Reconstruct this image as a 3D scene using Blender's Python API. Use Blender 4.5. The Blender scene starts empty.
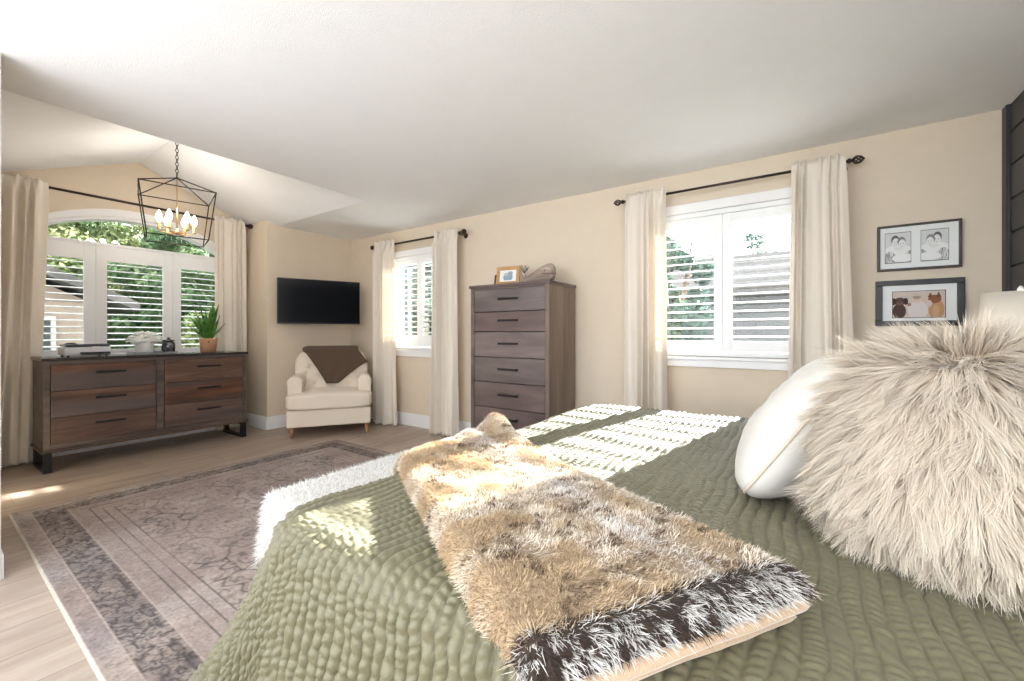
import bpy, bmesh, math, random
import numpy as np
from mathutils import Vector, Matrix

# ------------------------------------------------------------------ camera, sky, sun, exposure
scene = bpy.context.scene
COL = scene.collection
H = 1.146                      # eye height
cam_d = bpy.data.cameras.new('camera')
cam = bpy.data.objects.new('camera', cam_d)
COL.objects.link(cam)
cam_d.sensor_width = 36.0
cam_d.lens = 421.0 / 1024.0 * 36.0
cam_d.shift_y = -7.5 / 1024.0
cam_d.clip_start = 0.02
cam_d.clip_end = 300
cam.location = (0, 0, H)
cam.rotation_euler = (math.radians(90), 0, math.radians(34.3))
scene.camera = cam

world = bpy.data.worlds.new('sky')
scene.world = world
world.use_nodes = True
wn = world.node_tree.nodes
wl = world.node_tree.links
bg = wn['Background']
bg.inputs['Color'].default_value = (0.93, 0.965, 1.0, 1)
bg.inputs['Strength'].default_value = 6.6

SUN_AZ, SUN_EL = 10.8, 20.5
sd = bpy.data.lights.new('sun', 'SUN')
sd.energy = 55.0
sd.angle = math.radians(0.6)
sd.color = (1.0, 0.95, 0.88)
sun = bpy.data.objects.new('sun', sd)
COL.objects.link(sun)
a_, e_ = math.radians(SUN_AZ), math.radians(SUN_EL)
to_sun = Vector((math.sin(a_) * math.cos(e_), math.cos(a_) * math.cos(e_), math.sin(e_)))
sun.rotation_euler = to_sun.to_track_quat('Z', 'Y').to_euler()
sun.location = to_sun * 20

vs = scene.view_settings
scene.display_settings.display_device = 'sRGB'
vs.view_transform = 'Standard'
vs.look = 'None'
vs.gamma = 1.0
vs.use_curve_mapping = False
vs.exposure = 0.10
cy = scene.cycles
cy.use_denoising = True
cy.max_bounces = 10
cy.diffuse_bounces = 7
cy.transparent_max_bounces = 16
cy.sample_clamp_indirect = 6.0
cy.caustics_reflective = False
cy.caustics_refractive = False

rng = np.random.default_rng(7)
random.seed(7)

# ------------------------------------------------------------------ tagging
def tag(o, label=None, cat=None, group=None, kind=None):
    if label: o['label'] = label
    if cat: o['category'] = cat
    if group: o['group'] = group
    if kind: o['kind'] = kind
    return o

def empty(name, loc=(0, 0, 0), rz=0.0):
    o = bpy.data.objects.new(name, None)
    o.empty_display_size = 0.05
    COL.objects.link(o)
    o.location = loc
    o.rotation_euler = (0, 0, rz)
    return o

# ------------------------------------------------------------------ materials
def _new(name):
    m = bpy.data.materials.new(name)
    m.use_nodes = True
    nt = m.node_tree
    return m, nt, nt.nodes['Principled BSDF']

def N(nt, kind, **kw):
    n = nt.nodes.new(kind)
    for k, v in kw.items():
        if k in n.inputs: n.inputs[k].default_value = v
        else: setattr(n, k, v)
    return n

def rgba(c): return (c[0], c[1], c[2], 1)

def ramp(nt, fac, stops):
    r = nt.nodes.new('ShaderNodeValToRGB')
    el = r.color_ramp.elements
    el[0].position, el[0].color = stops[0][0], rgba(stops[0][1])
    el[1].position, el[1].color = stops[-1][0], rgba(stops[-1][1])
    for p, c in stops[1:-1]:
        e = el.new(p); e.color = rgba(c)
    nt.links.new(fac, r.inputs['Fac'])
    return r.outputs['Color']

def coords(nt, scale=(1, 1, 1), rot=(0, 0, 0)):
    t = nt.nodes.new('ShaderNodeTexCoord')
    mp = nt.nodes.new('ShaderNodeMapping')
    mp.inputs['Scale'].default_value = scale
    mp.inputs['Rotation'].default_value = rot
    nt.links.new(t.outputs['Object'], mp.inputs['Vector'])
    return mp.outputs['Vector']

def plain(name, c, rough=0.5, metal=0.0, var=0.06, scale=8.0, bump=0.0, bscale=200.0, sheen=0.0, spec=0.5):
    m, nt, p = _new(name)
    v = coords(nt)
    n = N(nt, 'ShaderNodeTexNoise', Scale=scale, Detail=3.0)
    nt.links.new(v, n.inputs['Vector'])
    lo = tuple(max(0, x * (1 - var)) for x in c); hi = tuple(min(1, x * (1 + var)) for x in c)
    nt.links.new(ramp(nt, n.outputs['Fac'], [(0.3, lo), (0.7, hi)]), p.inputs['Base Color'])
    p.inputs['Roughness'].default_value = rough
    p.inputs['Metallic'].default_value = metal
    p.inputs['Specular IOR Level'].default_value = spec
    if sheen:
        p.inputs['Sheen Weight'].default_value = sheen
        p.inputs['Sheen Roughness'].default_value = 0.4
    if bump:
        b = N(nt, 'ShaderNodeTexNoise', Scale=bscale, Detail=2.0)
        nt.links.new(v, b.inputs['Vector'])
        bp = N(nt, 'ShaderNodeBump', Strength=bump, Distance=0.004)
        nt.links.new(b.outputs['Fac'], bp.inputs['Height'])
        nt.links.new(bp.outputs['Normal'], p.inputs['Normal'])
    return m

def wood(name, dark, mid, light, axis=0, rough=0.45, stretch=9.0, gray=None):
    """grain runs along axis; every object gets its own tone through Object Info random"""
    m, nt, p = _new(name)
    sc = [stretch, stretch, stretch]; sc[axis] = 0.8
    t = nt.nodes.new('ShaderNodeTexCoord')
    oi = nt.nodes.new('ShaderNodeObjectInfo')
    mul = N(nt, 'ShaderNodeMath', operation='MULTIPLY'); mul.inputs[1].default_value = 40.0
    nt.links.new(oi.outputs['Random'], mul.inputs[0])
    add = N(nt, 'ShaderNodeVectorMath', operation='ADD')
    nt.links.new(t.outputs['Object'], add.inputs[0]); nt.links.new(mul.outputs[0], add.inputs[1])
    mp = nt.nodes.new('ShaderNodeMapping'); mp.inputs['Scale'].default_value = sc
    nt.links.new(add.outputs[0], mp.inputs['Vector'])
    n = N(nt, 'ShaderNodeTexNoise', Scale=1.6, Detail=8.0, Roughness=0.62, Distortion=0.6)
    nt.links.new(mp.outputs['Vector'], n.inputs['Vector'])
    c1 = ramp(nt, n.outputs['Fac'], [(0.32, dark), (0.5, mid), (0.7, light)])
    n2 = N(nt, 'ShaderNodeTexNoise', Scale=0.55, Detail=2.0)
    nt.links.new(mp.outputs['Vector'], n2.inputs['Vector'])
    hs = nt.nodes.new('ShaderNodeHueSaturation')
    mr = N(nt, 'ShaderNodeMapRange'); mr.inputs[1].default_value = 0.3; mr.inputs[2].default_value = 0.7
    mr.inputs[3].default_value = 0.7; mr.inputs[4].default_value = 1.35
    nt.links.new(n2.outputs['Fac'], mr.inputs[0]); nt.links.new(mr.outputs[0], hs.inputs['Value'])
    mr2 = N(nt, 'ShaderNodeMapRange'); mr2.inputs[3].default_value = 0.7; mr2.inputs[4].default_value = 1.15
    nt.links.new(oi.outputs['Random'], mr2.inputs[0]); nt.links.new(mr2.outputs[0], hs.inputs['Saturation'])
    if gray:
        n3 = N(nt, 'ShaderNodeTexNoise', Scale=0.9, Detail=1.0)
        mp3 = nt.nodes.new('ShaderNodeMapping'); s3 = [5.0, 5.0, 5.0]; s3[axis] = 0.35; mp3.inputs['Scale'].default_value = s3
        nt.links.new(add.outputs[0], mp3.inputs['Vector']); nt.links.new(mp3.outputs['Vector'], n3.inputs['Vector'])
        mg = N(nt, 'ShaderNodeMix', data_type='RGBA', blend_type='MIX'); mg.inputs[7].default_value = rgba(gray)
        mr3 = N(nt, 'ShaderNodeMapRange'); mr3.inputs[1].default_value = .48; mr3.inputs[2].default_value = .6; mr3.inputs[4].default_value = .75
        nt.links.new(n3.outputs['Fac'], mr3.inputs[0]); nt.links.new(mr3.outputs[0], mg.inputs[0]); nt.links.new(c1, mg.inputs[6]); c1 = mg.outputs[2]
    nt.links.new(c1, hs.inputs['Color'])
    nt.links.new(hs.outputs['Color'], p.inputs['Base Color'])
    p.inputs['Roughness'].default_value = rough
    bp = N(nt, 'ShaderNodeBump', Strength=0.25, Distance=0.002)
    nt.links.new(n.outputs['Fac'], bp.inputs['Height']); nt.links.new(bp.outputs['Normal'], p.inputs['Normal'])
    return m

def cloth(name, c, transl=0.0, weave=900.0, sheen=0.2, rough=0.9, bump=0.15, spec=0.2):
    m, nt, p = _new(name)
    v = coords(nt)
    n = N(nt, 'ShaderNodeTexNoise', Scale=weave, Detail=1.0); nt.links.new(v, n.inputs['Vector'])
    nt.links.new(ramp(nt, n.outputs['Fac'], [(0.3, tuple(x * 0.93 for x in c)), (0.7, tuple(min(1, x * 1.05) for x in c))]), p.inputs['Base Color'])
    p.inputs['Roughness'].default_value = rough
    p.inputs['Sheen Weight'].default_value = sheen
    p.inputs['Specular IOR Level'].default_value = spec
    bp = N(nt, 'ShaderNodeBump', Strength=bump, Distance=0.001)
    nt.links.new(n.outputs['Fac'], bp.inputs['Height']); nt.links.new(bp.outputs['Normal'], p.inputs['Normal'])
    if transl:
        tr = N(nt, 'ShaderNodeBsdfTranslucent', Color=rgba(c))
        mx = N(nt, 'ShaderNodeMixShader', Fac=transl)
        nt.links.new(p.outputs[0], mx.inputs[1]); nt.links.new(tr.outputs[0], mx.inputs[2])
        nt.links.new(mx.outputs[0], nt.nodes['Material Output'].inputs['Surface'])
    return m

def attr_mat(name, rough=0.9, transl=0.0, sheen=0.0, noise=None, spec=0.2):
    """base colour from the mesh's own pattern (Col), with optional fine wear"""
    m, nt, p = _new(name)
    at = N(nt, 'ShaderNodeAttribute', attribute_name='Col')
    c = at.outputs['Color']
    if noise:
        v = coords(nt)
        n = N(nt, 'ShaderNodeTexNoise', Scale=noise[0], Detail=4.0, Roughness=0.7); nt.links.new(v, n.inputs['Vector'])
        mx = N(nt, 'ShaderNodeMix', data_type='RGBA', blend_type='MULTIPLY'); mx.inputs[0].default_value = noise[1]
        nt.links.new(c, mx.inputs[6]); nt.links.new(ramp(nt, n.outputs['Fac'], [(0.3, (.45, .45, .45)), (0.7, (1.3, 1.3, 1.3))]), mx.inputs[7])
        c = mx.outputs[2]
    nt.links.new(c, p.inputs['Base Color'])
    p.inputs['Roughness'].default_value = rough
    p.inputs['Specular IOR Level'].default_value = spec
    p.inputs['Sheen Weight'].default_value = sheen
    if transl:
        tr = nt.nodes.new('ShaderNodeBsdfTranslucent'); nt.links.new(c, tr.inputs['Color'])
        mx2 = N(nt, 'ShaderNodeMixShader', Fac=transl)
        nt.links.new(p.outputs[0], mx2.inputs[1]); nt.links.new(tr.outputs[0], mx2.inputs[2])
        nt.links.new(mx2.outputs[0], nt.nodes['Material Output'].inputs['Surface'])
    return m

def glass_mat():
    m = bpy.data.materials.new('window_glass'); m.use_nodes = True
    nt = m.node_tree; nt.nodes.remove(nt.nodes['Principled BSDF'])
    t = nt.nodes.new('ShaderNodeBsdfTransparent'); t.inputs[0].default_value = (0.96, 0.98, 0.97, 1)
    g = nt.nodes.new('ShaderNodeBsdfGlossy'); g.inputs['Roughness'].default_value = 0.02
    f = nt.nodes.new('ShaderNodeFresnel'); f.inputs[0].default_value = 1.3
    mx = nt.nodes.new('ShaderNodeMixShader')
    nt.links.new(f.outputs[0], mx.inputs[0]); nt.links.new(t.outputs[0], mx.inputs[1]); nt.links.new(g.outputs[0], mx.inputs[2])
    nt.links.new(mx.outputs[0], nt.nodes['Material Output'].inputs['Surface'])
    return m

def emit_mat(name, c, s):
    m, nt, p = _new(name)
    p.inputs['Base Color'].default_value = rgba(c)
    p.inputs['Emission Color'].default_value = rgba(c)
    p.inputs['Emission Strength'].default_value = s
    return m

def floor_mat():
    m, nt, p = _new('floor_planks')
    v = coords(nt, rot=(0, 0, math.radians(90)))
    b = N(nt, 'ShaderNodeTexBrick', offset=0.37, offset_frequency=2)
    b.inputs['Color1'].default_value = (0.0, 0.0, 0.0, 1); b.inputs['Color2'].default_value = (1, 1, 1, 1)
    b.inputs['Mortar'].default_value = (0.5, 0.5, 0.5, 1)
    b.inputs['Scale'].default_value = 1.0
    b.inputs['Mortar Size'].default_value = 0.0018
    b.inputs['Mortar Smooth'].default_value = 0.2
    b.inputs['Brick Width'].default_value = 1.22
    b.inputs['Row Height'].default_value = 0.23
    nt.links.new(v, b.inputs['Vector'])
    mp = nt.nodes.new('ShaderNodeMapping'); mp.inputs['Scale'].default_value = (1.2, 9, 1)
    nt.links.new(v, mp.inputs['Vector'])
    sep = N(nt, 'ShaderNodeVectorMath', operation='ADD')
    sc = N(nt, 'ShaderNodeVectorMath', operation='SCALE'); sc.inputs['Scale'].default_value = 13.0
    nt.links.new(b.outputs['Color'], sc.inputs[0]); nt.links.new(mp.outputs['Vector'], sep.inputs[0]); nt.links.new(sc.outputs[0], sep.inputs[1])
    n = N(nt, 'ShaderNodeTexNoise', Scale=1.6, Detail=7.0, Roughness=0.6, Distortion=0.5)
    nt.links.new(sep.outputs[0], n.inputs['Vector'])
    g = ramp(nt, n.outputs['Fac'], [(0.25, (0.28, 0.22, 0.175)), (0.5, (0.365, 0.30, 0.25)), (0.75, (0.45, 0.385, 0.33))])
    tone = ramp(nt, b.outputs['Color'], [(0.0, (0.86, 0.84, 0.82)), (1.0, (1.08, 1.06, 1.05))])
    mx = N(nt, 'ShaderNodeMix', data_type='RGBA', blend_type='MULTIPLY'); mx.inputs[0].default_value = 1.0
    nt.links.new(g, mx.inputs[6]); nt.links.new(tone, mx.inputs[7])
    mx2 = N(nt, 'ShaderNodeMix', data_type='RGBA'); nt.links.new(b.outputs['Fac'], mx2.inputs[0])
    nt.links.new(mx.outputs[2], mx2.inputs[6]); mx2.inputs[7].default_value = (0.17, 0.13, 0.10, 1)
    nt.links.new(mx2.outputs[2], p.inputs['Base Color'])
    p.inputs['Roughness'].default_value = 0.42
    bp = N(nt, 'ShaderNodeBump', Strength=0.12, Distance=0.003)
    nt.links.new(n.outputs['Fac'], bp.inputs['Height']); nt.links.new(bp.outputs['Normal'], p.inputs['Normal'])
    return m

M = {}
M['wall'] = plain('wall_paint', (0.69, 0.595, 0.475), rough=0.75, var=0.015, bump=0.06, bscale=150, spec=0.3)
M['ceiling'] = plain('ceiling_paint', (0.89, 0.895, 0.905), rough=0.85, var=0.01, bump=0.5, bscale=260, spec=0.2)
M['white'] = plain('white_trim', (0.84, 0.84, 0.85), rough=0.35, var=0.01)
M['shutter'] = plain('white_shutter', (0.86, 0.87, 0.88), rough=0.4, var=0.01)
M['floor'] = floor_mat()
M['glass'] = glass_mat()
M['bronze'] = plain('dark_bronze', (0.045, 0.032, 0.026), rough=0.4, metal=0.7, var=0.2)
M['black'] = plain('black_metal', (0.015, 0.015, 0.017), rough=0.45, metal=0.4, var=0.1)
M['curtain'] = cloth('curtain_linen', (0.89, 0.83, 0.75), transl=0.25, weave=500)
M['dresser'] = wood('reclaimed_wood', (0.03, 0.018, 0.014), (0.115, 0.053, 0.034), (0.19, 0.105, 0.068), axis=0, gray=(.075, .065, .066))
M['dresser_frame'] = wood('weathered_wood', (0.045, 0.029, 0.022), (0.085, 0.055, 0.042), (0.135, 0.092, 0.070), axis=0)
M['dresser_top'] = plain('dark_top', (0.035, 0.03, 0.03), rough=0.16, var=0.15, scale=14)
M['chest'] = wood('brown_wood_sky_tint', (0.085, 0.06, 0.057), (0.125, 0.092, 0.087), (0.17, 0.128, 0.12), axis=0, rough=0.33, stretch=5)  # front's grey cast is sky reflection put into the wood colour
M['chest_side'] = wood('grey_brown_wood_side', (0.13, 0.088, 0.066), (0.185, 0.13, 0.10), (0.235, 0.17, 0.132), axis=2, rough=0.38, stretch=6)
M['shiplap'] = plain('charcoal_shiplap', (0.028, 0.028, 0.033), rough=0.5, var=0.1)
M['linen'] = cloth('cream_linen', (0.76, 0.68, 0.575), weave=700, bump=0.3)
M['knit'] = cloth('brown_knit', (0.095, 0.062, 0.042), weave=160, bump=0.8)
M['brass'] = plain('brass', (0.55, 0.33, 0.13), rough=0.3, metal=1.0, var=0.1)
M['legwood'] = plain('turned_leg_wood', (0.40, 0.20, 0.09), rough=0.4, var=0.2)
M['screen'] = plain('tv_screen', (0.004, 0.005, 0.007), rough=0.12, var=0.0)
M['plastic_black'] = plain('black_plastic', (0.012, 0.012, 0.013), rough=0.4, var=0.05)
M['quilt'] = cloth('sage_velvet', (0.126, 0.115, 0.063), weave=260, sheen=0.10, rough=0.55, bump=0.3, spec=0.6)
M['pillow'] = cloth('white_linen', (0.52, 0.50, 0.465), weave=500, bump=0.3)
M['piping'] = cloth('beige_piping', (0.52, 0.44, 0.35), weave=400)
M['fur_white'] = attr_mat('white_fur', transl=0.25, sheen=0.3)
M['fur_long'] = attr_mat('long_cream_fur', transl=0.2, sheen=0.2)
M['fur_brown'] = attr_mat('tipped_brown_fur', transl=0.15, sheen=0.1)
M['fleece'] = cloth('tan_fleece', (0.42, 0.295, 0.19), weave=220, sheen=0.6, bump=0.6)
M['rug'] = attr_mat('woven_rug', rough=0.95, noise=(60.0, 0.5))
M['picture'] = attr_mat('printed_picture', rough=0.5)
M['mat_board'] = plain('mat_board', (0.78, 0.80, 0.79), rough=0.8, var=0.01)
M['frame_brown'] = plain('brown_black_frame', (0.045, 0.03, 0.026), rough=0.4, var=0.15)
M['frame_black'] = plain('charcoal_frame', (0.028, 0.029, 0.031), rough=0.45, var=0.15)
M['lampshade'] = cloth('cream_lampshade', (0.90, 0.86, 0.79), transl=0.45, weave=600)
M['green_leaf'] = plain('leaf_green', (0.075, 0.20, 0.035), rough=0.4, var=0.6, scale=30)
M['terracotta'] = plain('tan_pot', (0.50, 0.27, 0.15), rough=0.7, var=0.1)
M['bark'] = plain('bark', (0.12, 0.09, 0.065), rough=0.9, var=0.3)
M['grass'] = plain('grass_ground', (0.05, 0.07, 0.03), rough=0.95, var=0.3, scale=2)
M['white_ceramic'] = plain('white_ceramic', (0.87, 0.87, 0.86), rough=0.25, var=0.02)
M['petal'] = plain('white_petals', (0.88, 0.89, 0.87), rough=0.8, var=0.06, scale=60)
M['printer_white'] = plain('printer_shell', (0.72, 0.74, 0.78), rough=0.35, var=0.02)
M['printer_dark'] = plain('printer_dark', (0.03, 0.035, 0.045), rough=0.3, var=0.1)
M['mottled'] = plain('mottled_silver_glass', (0.11, 0.11, 0.115), rough=0.22, metal=0.5, var=1.0, scale=55)
M['whale'] = wood('driftwood', (0.12, 0.08, 0.065), (0.31, 0.24, 0.20), (0.46, 0.38, 0.33), axis=0, rough=0.7, stretch=16)
M['pine'] = plain('honey_pine', (0.46, 0.26, 0.10), rough=0.5, var=0.15)
M['satin'] = attr_mat('patterned_satin', rough=0.4, sheen=0.5, spec=0.5)
M['siding'] = plain('grey_siding', (0.06, 0.06, 0.062), rough=0.8, var=0.2, scale=1.5)
M['house_beige'] = plain('beige_stucco', (0.17, 0.13, 0.10), rough=0.9, var=0.05)
M['roof'] = plain('asphalt_roof', (0.06, 0.053, 0.05), rough=0.9, var=0.25, scale=3)
M['house_trim'] = plain('house_trim', (0.26, 0.25, 0.23), rough=.7)
M['dark_pane'] = plain('dark_pane', (0.02, 0.025, 0.03), rough=0.1, var=0.05)

def leafmat(name, a, b, c):
    m, nt, p = _new(name)
    v = coords(nt)
    n = N(nt, 'ShaderNodeTexNoise', Scale=0.9, Detail=4.0, Roughness=0.7); nt.links.new(v, n.inputs['Vector'])
    col = ramp(nt, n.outputs['Fac'], [(0.35, a), (0.5, b), (0.66, c)])
    nt.links.new(col, p.inputs['Base Color'])
    p.inputs['Roughness'].default_value = 0.7
    tr = nt.nodes.new('ShaderNodeBsdfTranslucent'); nt.links.new(col, tr.inputs['Color'])
    mx = N(nt, 'ShaderNodeMixShader', Fac=0.35)
    nt.links.new(p.outputs[0], mx.inputs[1]); nt.links.new(tr.outputs[0], mx.inputs[2])
    nt.links.new(mx.outputs[0], nt.nodes['Material Output'].inputs['Surface'])
    return m
M['tree_lime'] = leafmat('lime_leaves', (0.05, 0.10, 0.03), (0.17, 0.21, 0.08), (0.30, 0.30, 0.15))
M['tree_green'] = leafmat('green_leaves', (0.03, 0.075, 0.03), (0.09, 0.16, 0.065), (0.20, 0.26, 0.12))
M['tree_blue'] = leafmat('blue_green_leaves', (0.02, 0.05, 0.04), (0.055, 0.105, 0.078), (0.12, 0.18, 0.14))

# ------------------------------------------------------------------ mesh helpers
def link(name, me, mat, parent=None, loc=None, rot=None):
    o = bpy.data.objects.new(name, me)
    if mat is not None:
        for m in (mat if isinstance(mat, (list, tuple)) else [mat]): me.materials.append(m)
    COL.objects.link(o)
    if parent: o.parent = parent
    if loc is not None: o.location = loc
    if rot is not None: o.rotation_euler = rot
    return o

class MB:
    def __init__(s): s.bm = bmesh.new()
    def box(s, x0, x1, y0, y1, z0, z1, bev=0.0, seg=2, mat=0):
        r = bmesh.ops.create_cube(s.bm, size=1.0)
        vs_ = r['verts']
        for v in vs_:
            v.co = Vector((x0 if v.co.x < 0 else x1, y0 if v.co.y < 0 else y1, z0 if v.co.z < 0 else z1))
        fs = {f for v in vs_ for f in v.link_faces}
        for f in fs: f.material_index = mat
        if bev:
            es = list({e for v in vs_ for e in v.link_edges})
            rr = bmesh.ops.bevel(s.bm, geom=es, offset=bev, segments=seg, affect='EDGES', profile=0.5)
            for f in rr['faces']: f.material_index = mat
        return s
    def poly(s, pts, mat=0):
        f = s.bm.faces.new([s.bm.verts.new(p) for p in pts]); f.material_index = mat
        return s
    def prism(s, pts2, plane, a, b, mat=0):
        """pts2 outline in a plane ('xy','xz','yz') swept from a to b on the third axis"""
        def P(p, t):
            return {'xy': (p[0], p[1], t), 'xz': (p[0], t, p[1]), 'yz': (t, p[0], p[1])}[plane]
        A = [s.bm.verts.new(P(p, a)) for p in pts2]; B = [s.bm.verts.new(P(p, b)) for p in pts2]
        n = len(pts2)
        fs = [s.bm.faces.new(A), s.bm.faces.new(B[::-1])]
        for i in range(n): fs.append(s.bm.faces.new((A[i], B[i], B[(i + 1) % n], A[(i + 1) % n])))
        for f in fs: f.material_index = mat
        return s
    def tube(s, pts, r, n=8, closed=False, mat=0):
        pts = [Vector(p) for p in pts]; rr = r if isinstance(r, (list, tuple)) else [r] * len(pts)
        rings = []; up = None
        L = len(pts)
        for i, p in enumerate(pts):
            if closed: d = pts[(i + 1) % L] - pts[i - 1]
            else: d = pts[min(i + 1, L - 1)] - pts[max(i - 1, 0)]
            d.normalize()
            if up is None:
                up = d.orthogonal().normalized()
            else:
                up = (up - d * up.dot(d)); up = up.normalized() if up.length > 1e-6 else d.orthogonal().normalized()
            sd_ = d.cross(up)
            rings.append([s.bm.verts.new(p + (up * math.cos(2 * math.pi * k / n) + sd_ * math.sin(2 * math.pi * k / n)) * rr[i]) for k in range(n)])
        rng_ = range(L if closed else L - 1)
        for i in rng_:
            A, B = rings[i], rings[(i + 1) % L]
            for k in range(n):
                f = s.bm.faces.new((A[k], A[(k + 1) % n], B[(k + 1) % n], B[k])); f.smooth = True; f.material_index = mat
        if not closed:
            s.bm.faces.new(rings[0][::-1]).material_index = mat; s.bm.faces.new(rings[-1]).material_index = mat
        return s
    def lathe(s, prof, c=(0, 0, 0), n=24, axis='z', mat=0):
        """prof: list of (radius, height)"""
        rings = []
        for r, h in prof:
            ring = []
            for k in range(n):
                a = 2 * math.pi * k / n; u, w = r * math.cos(a), r * math.sin(a)
                p = (u, w, h) if axis == 'z' else ((h, u, w) if axis == 'x' else (u, h, w))
                ring.append(s.bm.verts.new((c[0] + p[0], c[1] + p[1], c[2] + p[2])))
            rings.append(ring)
        for A, B in zip(rings, rings[1:]):
            for k in range(n):
                f = s.bm.faces.new((A[k], A[(k + 1) % n], B[(k + 1) % n], B[k])); f.smooth = True; f.material_index = mat
        for ring in (rings[0], rings[-1]):
            try: s.bm.faces.new(ring).material_index = mat
            except ValueError: pass
        return s
    def ball(s, c, r, sub=2, sc=(1, 1, 1), mat=0):
        q = bmesh.ops.create_icosphere(s.bm, subdivisions=sub, radius=1.0)
        for v in q['verts']:
            v.co = Vector((c[0] + v.co.x * r * sc[0], c[1] + v.co.y * r * sc[1], c[2] + v.co.z * r * sc[2]))
        for f in {f for v in q['verts'] for f in v.link_faces}: f.smooth = True; f.material_index = mat
        return s
    def xform(s, mtx):
        bmesh.ops.transform(s.bm, matrix=mtx, verts=s.bm.verts); return s
    def build(s, name, mat, parent=None, loc=None, rot=None, smooth=False):
        bmesh.ops.recalc_face_normals(s.bm, faces=s.bm.faces)
        me = bpy.data.meshes.new(name)
        s.bm.to_mesh(me); s.bm.free()
        if smooth:
            for p in me.polygons: p.use_smooth = True
        return link(name, me, mat, parent, loc, rot)

def fast_mesh(name, V, Q, col=None, smooth=True, tri=False):
    """numpy vertices (n,3) and quads (m,4) to a mesh"""
    k = 3 if tri else 4
    me = bpy.data.meshes.new(name)
    me.vertices.add(len(V)); me.vertices.foreach_set('co', np.asarray(V, np.float32).ravel())
    me.loops.add(len(Q) * k); me.loops.foreach_set('vertex_index', np.asarray(Q, np.int32).ravel())
    me.polygons.add(len(Q)); me.polygons.foreach_set('loop_start', np.arange(0, len(Q) * k, k, dtype=np.int32))
    me.update(calc_edges=True)
    me.polygons.foreach_set('use_smooth', np.full(len(Q), smooth))
    if col is not None:
        a = me.color_attributes.new('Col', 'FLOAT_COLOR', 'POINT')
        c4 = np.ones((len(V), 4), np.float32); c4[:, :3] = col
        a.data.foreach_set('color', c4.ravel())
    me.validate()
    return me

def grid_faces(nu, nv, wrap_u=False):
    i = np.arange(nu if wrap_u else nu - 1); j = np.arange(nv - 1)
    I, J = np.meshgrid(i, j, indexing='ij'); I2 = (I + 1) % nu
    return np.stack([I * nv + J, I2 * nv + J, I2 * nv + J + 1, I * nv + J + 1], -1).reshape(-1, 4)

def nrm(a): return a / np.maximum(np.linalg.norm(a, axis=-1, keepdims=True), 1e-9)

def vnoise(x, y, seed=0):
    """smooth value noise, numpy"""
    x = np.asarray(x, float); y = np.asarray(y, float)
    def h(i, j):
        s_ = np.sin(i * 127.1 + j * 311.7 + seed * 74.7) * 43758.5453
        return s_ - np.floor(s_)
    xi, yi = np.floor(x), np.floor(y); fx, fy = x - xi, y - yi
    fx = fx * fx * (3 - 2 * fx); fy = fy * fy * (3 - 2 * fy)
    return (h(xi, yi) * (1 - fx) + h(xi + 1, yi) * fx) * (1 - fy) + (h(xi, yi + 1) * (1 - fx) + h(xi + 1, yi + 1) * fx) * fy

def fbm(x, y, seed=0, o=3):
    t = 0; a = 0.5
    for k in range(o):
        t = t + a * vnoise(x * 2 ** k, y * 2 ** k, seed + k); a *= 0.5
    return t / (1 - 0.5 ** o)

def superbox(sx, sy, sz, e=4.0, n=28, disp=None):
    """closed rounded box from a cube grid pushed to a superellipsoid of exponent e; half sizes"""
    t = np.linspace(-1, 1, n); U, W = np.meshgrid(t, t, indexing='ij'); one = np.ones_like(U)
    Vs, Qs, off = [], [], 0
    for P_ in ((U, W, one), (W, U, -one), (one, U, W), (-one, W, U), (W, one, U), (U, -one, W)):
        p = np.stack(P_, -1).reshape(-1, 3)
        r = (np.abs(p) ** e).sum(1) ** (1 / e)
        Vs.append(p / r[:, None]); Qs.append(grid_faces(n, n) + off); off += n * n
    V = np.concatenate(Vs); Q = np.concatenate(Qs)
    V = V * np.array([sx, sy, sz])
    if disp is not None: V = disp(V)
    me = fast_mesh('m', V, Q)
    bm = bmesh.new(); bm.from_mesh(me); bmesh.ops.remove_doubles(bm, verts=bm.verts, dist=1e-5)
    bmesh.ops.recalc_face_normals(bm, faces=bm.faces); bm.to_mesh(me); bm.free()
    return me

def strands(P, Nn, D, L, W, segs, c0, c1, droop=0.0, curl=None, pw=0.8, cpow=1.0):
    """tapered blades: roots P, normals Nn, start dirs D (n,3), lengths, widths; colours root c0 -> tip c1"""
    n = len(P); D = nrm(D)
    if curl is None: curl = np.zeros_like(D)
    side = nrm(np.cross(D, Nn + rng.normal(0, 0.25, Nn.shape)))
    V = np.zeros((n, segs + 1, 2, 3)); C = np.zeros((n, segs + 1, 2, 3))
    for k in range(segs + 1):
        t = k / segs
        p = P + D * (L * t)[:, None] + curl * (L * t * t)[:, None]
        p[:, 2] -= droop * L * t * t
        w = (W * (1 - t) ** pw * 0.5 + W * 0.05)[:, None]
        V[:, k, 0] = p - side * w; V[:, k, 1] = p + side * w
        C[:, k, :] = (c0 + (c1 - c0) * t ** cpow)[:, None, :]
    base = (np.arange(n) * (segs + 1) * 2)[:, None]
    k = np.arange(segs)[None, :] * 2
    Q = np.stack([base + k, base + k + 1, base + k + 3, base + k + 2], -1).reshape(-1, 4)
    return V.reshape(-1, 3), Q, C.reshape(-1, 3)

def paint_panel(name, w, h, fn, res, parent, mat, loc, rot, nx=None):
    """flat printed sheet in the xz plane with a pattern of its own"""
    nx = nx or int(w * res); nz = int(h * res)
    x = np.linspace(0, 1, nx); z = np.linspace(0, 1, nz)
    X, Zz = np.meshgrid(x, z, indexing='ij')
    V = np.stack([(X - .5) * w, np.zeros_like(X), (Zz - .5) * h], -1).reshape(-1, 3)
    me = fast_mesh(name, V, grid_faces(nx, nz), fn(X, Zz).reshape(-1, 3), smooth=False)
    return link(name, me, mat, parent, loc, rot)

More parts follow.
